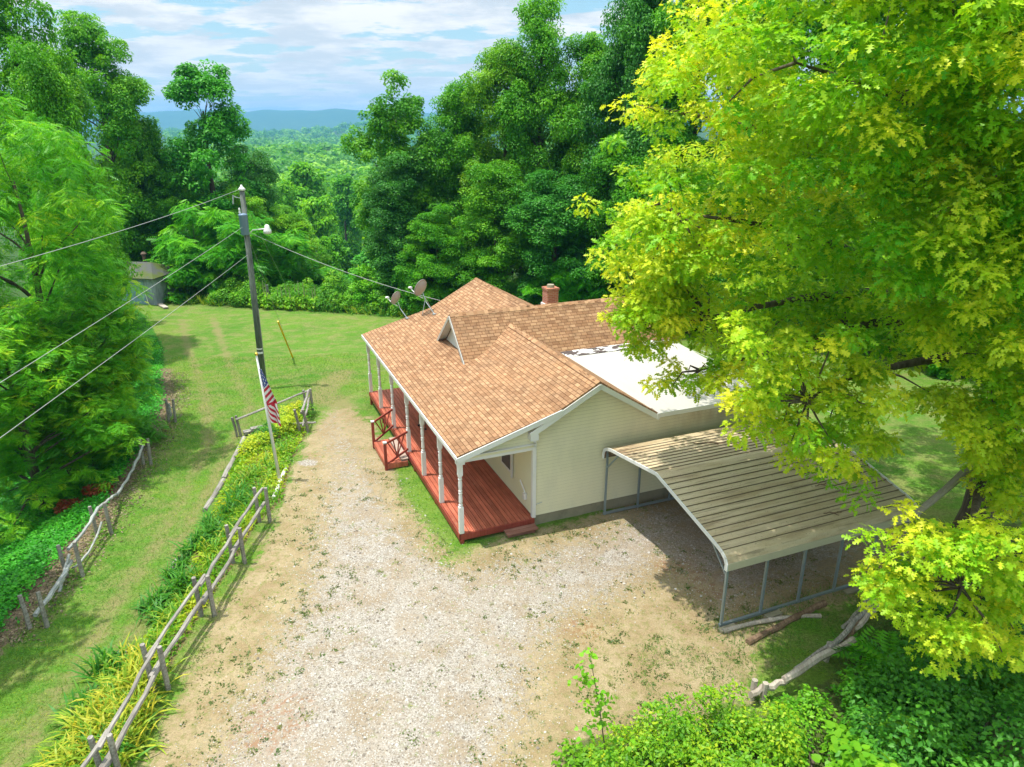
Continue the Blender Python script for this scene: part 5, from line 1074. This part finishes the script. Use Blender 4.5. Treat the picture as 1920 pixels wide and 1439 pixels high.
# leaf litter along the old fence
n = 5000; y = rng.uniform(15, 37, n); x = np.interp(y, BANK[:, 0], BANK[:, 1]) + .3 + rng.normal(size=n) * .42; me = leaf_mesh('leaves', np.stack([x, y, T(x, y) + .02], 1), rdir(n, 3), rng.uniform(.06, .11, n), 'simple', LT, rng.random(n)); o = obj_of('fallen_leaves', me); tag(o, kind='stuff')
for k, (u, v) in enumerate([(132, 960), (182, 930)]):
    p = G(u, v); o = strip_foliage('rusty_fern', [(p[0] + dx, p[1] + dy, p[2] + .15) for dx, dy in ((0, 0), (.2, .12), (-.2, .06))], [.34, .3, .3], 110, (.1, .2), 'simple', leafmat('rust_leaf%d' % k, [(0, (.10, .02, .01)), (1, (.42, .10, .03))], .2), 0, 1, kindtag=None, label=['lower rusty brown dead fern patch on the green bank', 'upper rusty brown dead fern patch on the green bank'][k], cat='plant')
# lawn and verge tufts
def tufts(name, n, xr, yr, keep, sz, t0, t1, mt=LB):
    x = rng.uniform(*xr, n); y = rng.uniform(*yr, n); k = keep(x, y); x, y = x[k], y[k]; n = len(x); cl = np.sin(x * 1.1 + 2 * np.sin(y * .7)) * np.sin(y * 1.4 + x * .3)
    al = norm(rdir(n, 1.0)); nr = norm(np.cross(al, rng.normal(size=al.shape))); me = leaf_mesh(name, np.stack([x, y, T(x, y)], 1), nr, rng.uniform(*sz, n), 'blade', mt, t0 + (t1 - t0) * rng.random(n) + .12 * cl, al); o = obj_of(name, me); tag(o, kind='stuff'); return o
P_BW = poly_px(P_BED); P_DW = poly_px(P_DIRT); P_GW = poly_px(P_GRAVEL); P_PW = poly_px(P_PORCHG); P_UW = poly_px(P_UNDER)
XY = lambda x, y: np.stack([x, y], 1)
def k_lawn(x, y): return (x > np.interp(y, BANK[:, 0], BANK[:, 1])) & (sdist(XY(x, y), P_DW) < .1) & (sdist(XY(x, y), P_BW) < 0) & (sdist(XY(x, y), P_UW) < 0) & (x < -6.5)
tufts('grass', 150000, (-20, -6), (9, 40), k_lawn, (.05, .12), .15, .75)
tufts('grass', 16000, (-5, 0), (17, 30), lambda x, y: sdist(XY(x, y), P_PW) > -.1, (.06, .13), .3, .7)
def k_weed(x, y):
    c = np.sin(x * 2.3 + 1.7 * np.sin(y * 1.1)) * np.sin(y * 2.1 + 1.3 * np.sin(x * 1.7)) + .5 * np.sin(x * 5.1) * np.sin(y * 4.7); s = sdist(XY(x, y), P_DW); g = sdist(XY(x, y), P_GW)
    return (s > 0) & (c > .62 - .5 * (g < .4) + .35 * (g > 1.2))
tufts('weeds', 26000, (-9, 10), (9, 30), k_weed, (.04, .10), .2, .75)
tufts('grass', 16000, (3, 10), (11.5, 16.5), lambda x, y: (sdist(XY(x, y), P_UW) < .4) & (np.sin(x * 2 + y) * np.sin(y * 2.3) > -.5) & (-(x - HO[0]) * hs + (y - HO[1]) * hc < -5.9), (.05, .12), .05, .6)
# planted bed
n = 34000; t = rng.random((n, 2)); mn, mx = P_BW.min(0), P_BW.max(0); q = mn + t * (mx - mn); q = q[sdist(q, P_BW) > .05]
pos = np.column_stack([q, T(q[:, 0], q[:, 1]) + .03 + .16 * rng.random(len(q)) ** 2]); me = leaf_mesh('bed_cover', pos, rdir(len(q), 1.2), rng.uniform(.06, .15, len(q)), 'simple', LY, np.clip(.35 + .3 * np.sin(q[:, 0] * 2.1) * np.sin(q[:, 1] * 1.7) + .35 * rng.random(len(q)), 0, 1)); o = obj_of('bed_ground_cover', me); tag(o, kind='stuff')
def clump_mesh(n, h, spread, t0, t1, mt=LB, arch=.6):
    al = rdir(n, 1.25 - arch); nr = np.cross(np.cross(al, np.array([0, 0, 1.0])), al) + rng.normal(size=al.shape) * .15; nr[:, 2] = np.abs(nr[:, 2]) ; base = np.column_stack([rng.normal(size=(n, 2)) * spread, np.zeros(n)])
    return leaf_mesh('leaves', base, nr, rng.uniform(h * .6, h * 1.2, n), 'blade', mt, t0 + (t1 - t0) * rng.random(n), al)
IR = [clump_mesh(70, .62, .16, .1, .5, arch=.15) for _ in range(3)]; DL = [clump_mesh(110, .60, .16, .42, .92, arch=.75), clump_mesh(110, .55, .18, .5, 1.0, arch=.75), clump_mesh(100, .6, .16, .3, .8, arch=.6)]; SG = [clump_mesh(90, .5, .15, .3, .8, arch=.5) for _ in range(2)]
def plantobj(me, name, label, u, v, s=1.0, group=None):
    p = G(u, v); o = obj_of(name, me); o.location = tuple(p); o.rotation_euler = (0, 0, random.random() * 6); o.scale = (s, s, s * random.uniform(.85, 1.15)); tag(o, label, 'plant', group); return o
gi = 'iris clumps in the planted bed'; gd_ = 'yellow daylily clumps in the planted bed'; gs = 'grassy tufts in the planted bed'
for (u, v) in [(285, 1140), (310, 1125), (335, 1110), (350, 1095), (300, 1155), (365, 1030), (385, 1010), (405, 1000), (395, 985), (375, 1020), (418, 985), (430, 965), (200, 1260), (215, 1245), (180, 1325), (165, 1345), (345, 1060), (325, 1080), (450, 930), (468, 935), (440, 950)]:
    plantobj(random.choice(IR), 'iris_clump', 'upright green iris clump in the planted bed', u, v, random.uniform(.8, 1.1), gi)
for (u, v) in [(120, 1425), (145, 1400), (170, 1385), (200, 1370), (160, 1430), (190, 1420), (215, 1400), (235, 1370), (190, 1345), (215, 1330), (245, 1330), (260, 1300), (235, 1300), (210, 1300), (250, 1270), (265, 1250), (225, 1270), (240, 1245), (180, 1400), (150, 1380), (270, 1280), (205, 1435), (180, 1360), (140, 1432), (110, 1440), (255, 1350), (232, 1405), (225, 1350)]:
    plantobj(random.choice(DL), 'daylily_clump', 'arching yellow green daylily clump in the bed near the bottom corner', u, v, random.uniform(.8, 1.15), gd_)
for (u, v) in [(330, 1160), (350, 1130), (375, 1080), (395, 1060), (420, 1020), (440, 1000), (460, 960), (480, 940), (490, 920), (505, 900), (520, 880), (480, 890), (460, 900), (500, 870), (440, 920), (530, 850), (455, 985), (310, 1195), (300, 1215), (400, 1035)]:
    plantobj(random.choice(SG), 'grass_tuft', 'yellow green grassy tuft in the middle of the planted bed', u, v, random.uniform(.7, 1.1), gs)
def small_shrub(name, label, pts, rad, per, sz, mt, t0, t1, kind='simple', stem=True, cat='shrub'):
    P0 = G(*pts[0][:2]); o = empty(name, label, cat, tuple(P0)); cs = []
    for (u, v, hh) in pts:
        p = G(u, v); cs.append((p[0] - P0[0], p[1] - P0[1], p[2] - P0[2] + hh))
    cs = np.array(cs); r = rng.uniform(*rad, len(cs)); strip_foliage('foliage', cs, r, per, sz, kind, mt, t0, t1, parent=o)
    if stem:
        b = MB(); bx_, by_ = cs[:, 0].mean(), cs[:, 1].mean()
        for c_ in cs[:14]: b.tube([(bx_, by_, 0 - .05), (bx_ * .5 + c_[0] * .5, by_ * .5 + c_[1] * .5, c_[2] * .5), tuple(c_)], [.02, .015, .008], 5, False)
        b.build('stem', BARK, o)
    return o
small_shrub('yellow_shrub', 'bright yellow shrub in front of the corner rail fence', [(525, 815, .2), (540, 812, .35), (552, 800, .4), (538, 795, .45), (550, 785, .4), (560, 778, .3), (532, 805, .3), (545, 805, .3)], (.3, .42), 160, (.07, .14), LY, .55, 1)
small_shrub('yellow_shrub', 'lower yellow green shrub left of the flagpole', [(460, 848, .2), (475, 843, .3), (490, 838, .3), (503, 832, .25), (468, 852, .2)], (.26, .36), 150, (.07, .14), LY, .45, .95)
small_shrub('green_shrub', 'dark green shrub between the two yellow shrubs', [(492, 822, .25), (503, 818, .35), (510, 824, .3)], (.28, .36), 150, (.06, .12), LD, .2, .8)
small_shrub('green_shrub', 'green shrub growing through the corner rail fence', [(575, 785, .2), (582, 780, .35), (570, 778, .3)], (.25, .32), 120, (.06, .12), LG, .3, .9)
# bottom right thicket
def pts_in(poly, n, h0, h1):
    P_ = poly_px(poly); mn, mx = P_.min(0), P_.max(0); out = []
    while len(out) < n:
        q = mn + rng.random(2) * (mx - mn)
        if sdist(q[None], P_)[0] > 0: out.append((q[0], q[1], float(T(q[0], q[1])) + random.uniform(h0, h1)))
    return np.array(out)
def thicket(name, label, poly, n, h0, h1, rad, per, sz, mt, t0, t1, kind='simple', cat='shrub', col=None):
    c_ = pts_in(poly, n, h0, h1); c_[:, 2] += (h1 - h0) * .5 * (np.sin(c_[:, 0] * 2.7) * np.sin(c_[:, 1] * 3.1)) - .1; o = empty(name, label, cat, tuple(c_.mean(0) * np.array([1, 1, 0]))); c_ = c_ - np.array(o.location)
    f = strip_foliage('foliage', c_, rng.uniform(*rad, n), per, sz, kind, mt, t0, t1, parent=o)
    if col: f.color = (*col, 1)
    b = MB()
    for q in c_[:22]: b.tube([(q[0] * .04, q[1] * .04, -.1), (q[0] * .5, q[1] * .5, .1), tuple(q)], [.025, .016, .008], 5, False)
    b.build('stem', BARK, o); return o
thicket('yellow_green_bush', 'bright yellow green bush in the sun at the bottom of the frame', [(1130, 1439), (1180, 1370), (1290, 1360), (1440, 1375), (1490, 1439), (1490, 1700), (1110, 1700)], 190, .1, 1.0, (.18, .42), 105, (.055, .115), LY, .0, .85)
thicket('yellow_green_bush', 'smaller sunlit bush left of the big one by the sapling', [(1060, 1439), (1130, 1400), (1180, 1439), (1180, 1650), (1040, 1650)], 36, .1, .6, (.25, .4), 100, (.08, .15), LY, .05, .7)
thicket('green_bush', 'green weedy bush right of the sunlit bush', [(1440, 1350), (1540, 1310), (1600, 1400), (1600, 1650), (1480, 1650)], 60, .05, .45, (.2, .4), 110, (.06, .12), LG, .3, .95)
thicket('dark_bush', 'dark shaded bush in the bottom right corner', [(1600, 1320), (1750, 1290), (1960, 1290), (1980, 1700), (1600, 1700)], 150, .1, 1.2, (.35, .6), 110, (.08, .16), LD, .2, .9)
thicket('green_bush', 'leafy green bush between the collapsed fence and the dark corner', [(1560, 1335), (1665, 1235), (1760, 1240), (1800, 1310), (1640, 1380)], 70, .05, .45, (.3, .45), 110, (.08, .16), LG, .2, .85, col=(.8, .9, .8))
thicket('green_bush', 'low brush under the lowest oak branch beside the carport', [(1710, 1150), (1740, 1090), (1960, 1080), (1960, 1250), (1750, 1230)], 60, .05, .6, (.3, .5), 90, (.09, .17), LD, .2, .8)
thicket('vine_patch', 'creeping heart leaved vine at the bottom edge of the frame', [(1560, 1400), (1640, 1370), (1700, 1430), (1690, 1600), (1560, 1600)], 30, .3, .9, (.2, .35), 40, (.13, .22), LG, .5, 1, 'heart', cat='vine')
thicket('vine_patch', 'pale round leaved vine under the oak branch at the right edge', [(1790, 1290), (1880, 1270), (1960, 1290), (1950, 1360), (1810, 1340)], 24, .3, .8, (.2, .35), 40, (.14, .24), LG, .45, 1, 'heart', cat='vine')
for lb, u, v, hh, n in (('bright fern like sumac sprout beside the dark bush', 1650, 1290, .9, 16), ('small sumac sprout at the bottom edge right of the vine', 1740, 1439, .8, 12), ('low sumac sprout behind the collapsed fence', 1610, 1250, .6, 10)):
    p = G(u, v); o = empty('sumac_sprout', lb, 'plant', tuple(p)); b = MB(); b.tube([(0, 0, -.1), (.03, 0, hh)], [.018, .012], 6); b.build('stem', BARK, o)
    a = rng.random(n) * 6.28; al = np.column_stack([np.cos(a), np.sin(a), .45 + .3 * rng.random(n)]); nr = np.column_stack([-np.cos(a) * .5, -np.sin(a) * .5, np.ones(n)])
    obj_of('fronds', leaf_mesh('fronds', np.column_stack([np.zeros((n, 2)), hh - .25 * rng.random(n)]), nr, rng.uniform(.5, .8, n), 'frond', LF, .45 + .3 * rng.random(n), al), o)
# thin sapling with heart shaped leaves in the foreground
p = G(1140, 1500); sap = empty('sapling', 'slender sapling with heart shaped leaves rising at the bottom of the frame', 'sapling', tuple(p)); b = MB()
top = Vector(at_y(1108, 1240, p[1] + .15)) - Vector(p); sp2 = [Vector((0, 0, -.1)), top * .35 + Vector((.06, 0, 0)), top * .7 + Vector((.05, 0, 0)), top]; b.tube(sp2, [.018, .014, .010, .005], 6)
tips = []
for k in range(15):
    t = .25 + .75 * k / 14; s0 = top * t; e = s0 + Vector((random.uniform(-.55, .5) * (1.2 - .7 * t), random.uniform(-.2, .2), random.uniform(.0, .12))); b.tube([s0, e], [.006, .003], 4, False); tips += [tuple(s0.lerp(e, f)) for f in (.35, .7, 1.0)]
b.build('stem', BARK, sap); strip_foliage('foliage', tips, np.full(len(tips), .12), 5, (.06, .11), 'heart', LG, .45, 1, parent=sap, flat=1, up=0)

tree('tall3', 'broadleaf_tree', 'tall tree beyond the left frame edge shading the mown track', -19.8, 14.5, 21, 5.6, col=(.9, 1, .85))
tree('broad4', 'broadleaf_tree', 'tree beyond the left frame edge above the near end of the bank', -17.5, 7.0, 20, 5.5, col=(.9, 1, .85))

LW = leafmat('weed_leaf', [(0, (.05, .11, .02)), (.5, (.13, .17, .04)), (1, (.30, .26, .10))], .2)
# tall grass along the far lawn edge, loose stones and weed rosettes on the drive
def edge_keep(x, y): e = y - np.interp(x, EDGE[:, 0], EDGE[:, 1]); return (e > -.3) & (e < 1.4) & (np.sin(x * 2.1) + np.sin(x * 5.3 + 1) > -.9)
tufts('tall_grass', 60000, (-28, 3), (46, 57), edge_keep, (.3, .85), .15, .75)
LEAFT['stone'] = (np.array([(0, 0, .45), (.5, .1, .1), (.05, .55, 0), (-.5, .05, .12), (-.08, -.5, .05)]), [(0, 1, 2), (0, 2, 3), (0, 3, 4), (0, 4, 1)])
def stone_mat():
    m, n = mat('loose_stone'); t = n.n('ShaderNodeAttribute', 2, _p=dict(attribute_name='tint')); return finish(m, n, n.ramp(t, [(0, (.11, .09, .07)), (.35, (.30, .26, .21)), (.7, (.38, .35, .31)), (1, (.50, .48, .44))]), .9)
n = 110000; x = rng.uniform(-9, 8, n); y = 9.5 + 15.5 * rng.random(n) ** 1.25; g_ = sdist(XY(x, y), P_GW); gc_ = sdist(XY(x, y), poly_px(P_CORE)); kk = (g_ + rng.normal(size=n) * .7 > .2) & ((gc_ + rng.normal(size=n) * .6 > -.2) | (rng.random(n) < .4)); x, y = x[kk], y[kk]; n = len(x)
me = leaf_mesh('stones', np.stack([x, y, T(x, y)], 1), norm(np.stack([rng.normal(size=n) * .25, rng.normal(size=n) * .25, np.ones(n)], 1)), rng.uniform(.018, .045, n) * (1 + 1.2 * (rng.random(n) < .03)), 'stone', stone_mat(), rng.random(n) ** .8)
o = obj_of('gravel_stones', me); tag(o, kind='stuff')
cc = rng.uniform([-8.5, 9.5], [9, 24], (2600, 2)); kk = (sdist(cc, P_DW) > .1) & (sdist(cc, P_UW) < 0); cc = cc[kk]; gg = sdist(cc, P_GW); pr = np.where(gg > 1.6, .14, np.where(gg > .4, .5, .8)) * (.35 + .65 * (np.sin(cc[:, 0] * .9 + 2) * np.sin(cc[:, 1] * .8 + cc[:, 0] * .3) > -.1)); cc = cc[rng.random(len(cc)) < pr]
m_ = rng.integers(5, 34, len(cc)); ix = np.repeat(np.arange(len(cc)), m_); q = cc[ix] + rng.normal(size=(len(ix), 2)) * (.03 + .07 * rng.random(len(cc))[ix])[:, None]
me = leaf_mesh('weeds', np.column_stack([q, T(q[:, 0], q[:, 1]) + .005]), rdir(len(ix), 2.2), rng.uniform(.03, .075, len(ix)), 'simple', LW, .0 + .6 * rng.random(len(cc))[ix] + .3 * rng.random(len(ix))); o = obj_of('weeds', me); tag(o, kind='stuff')
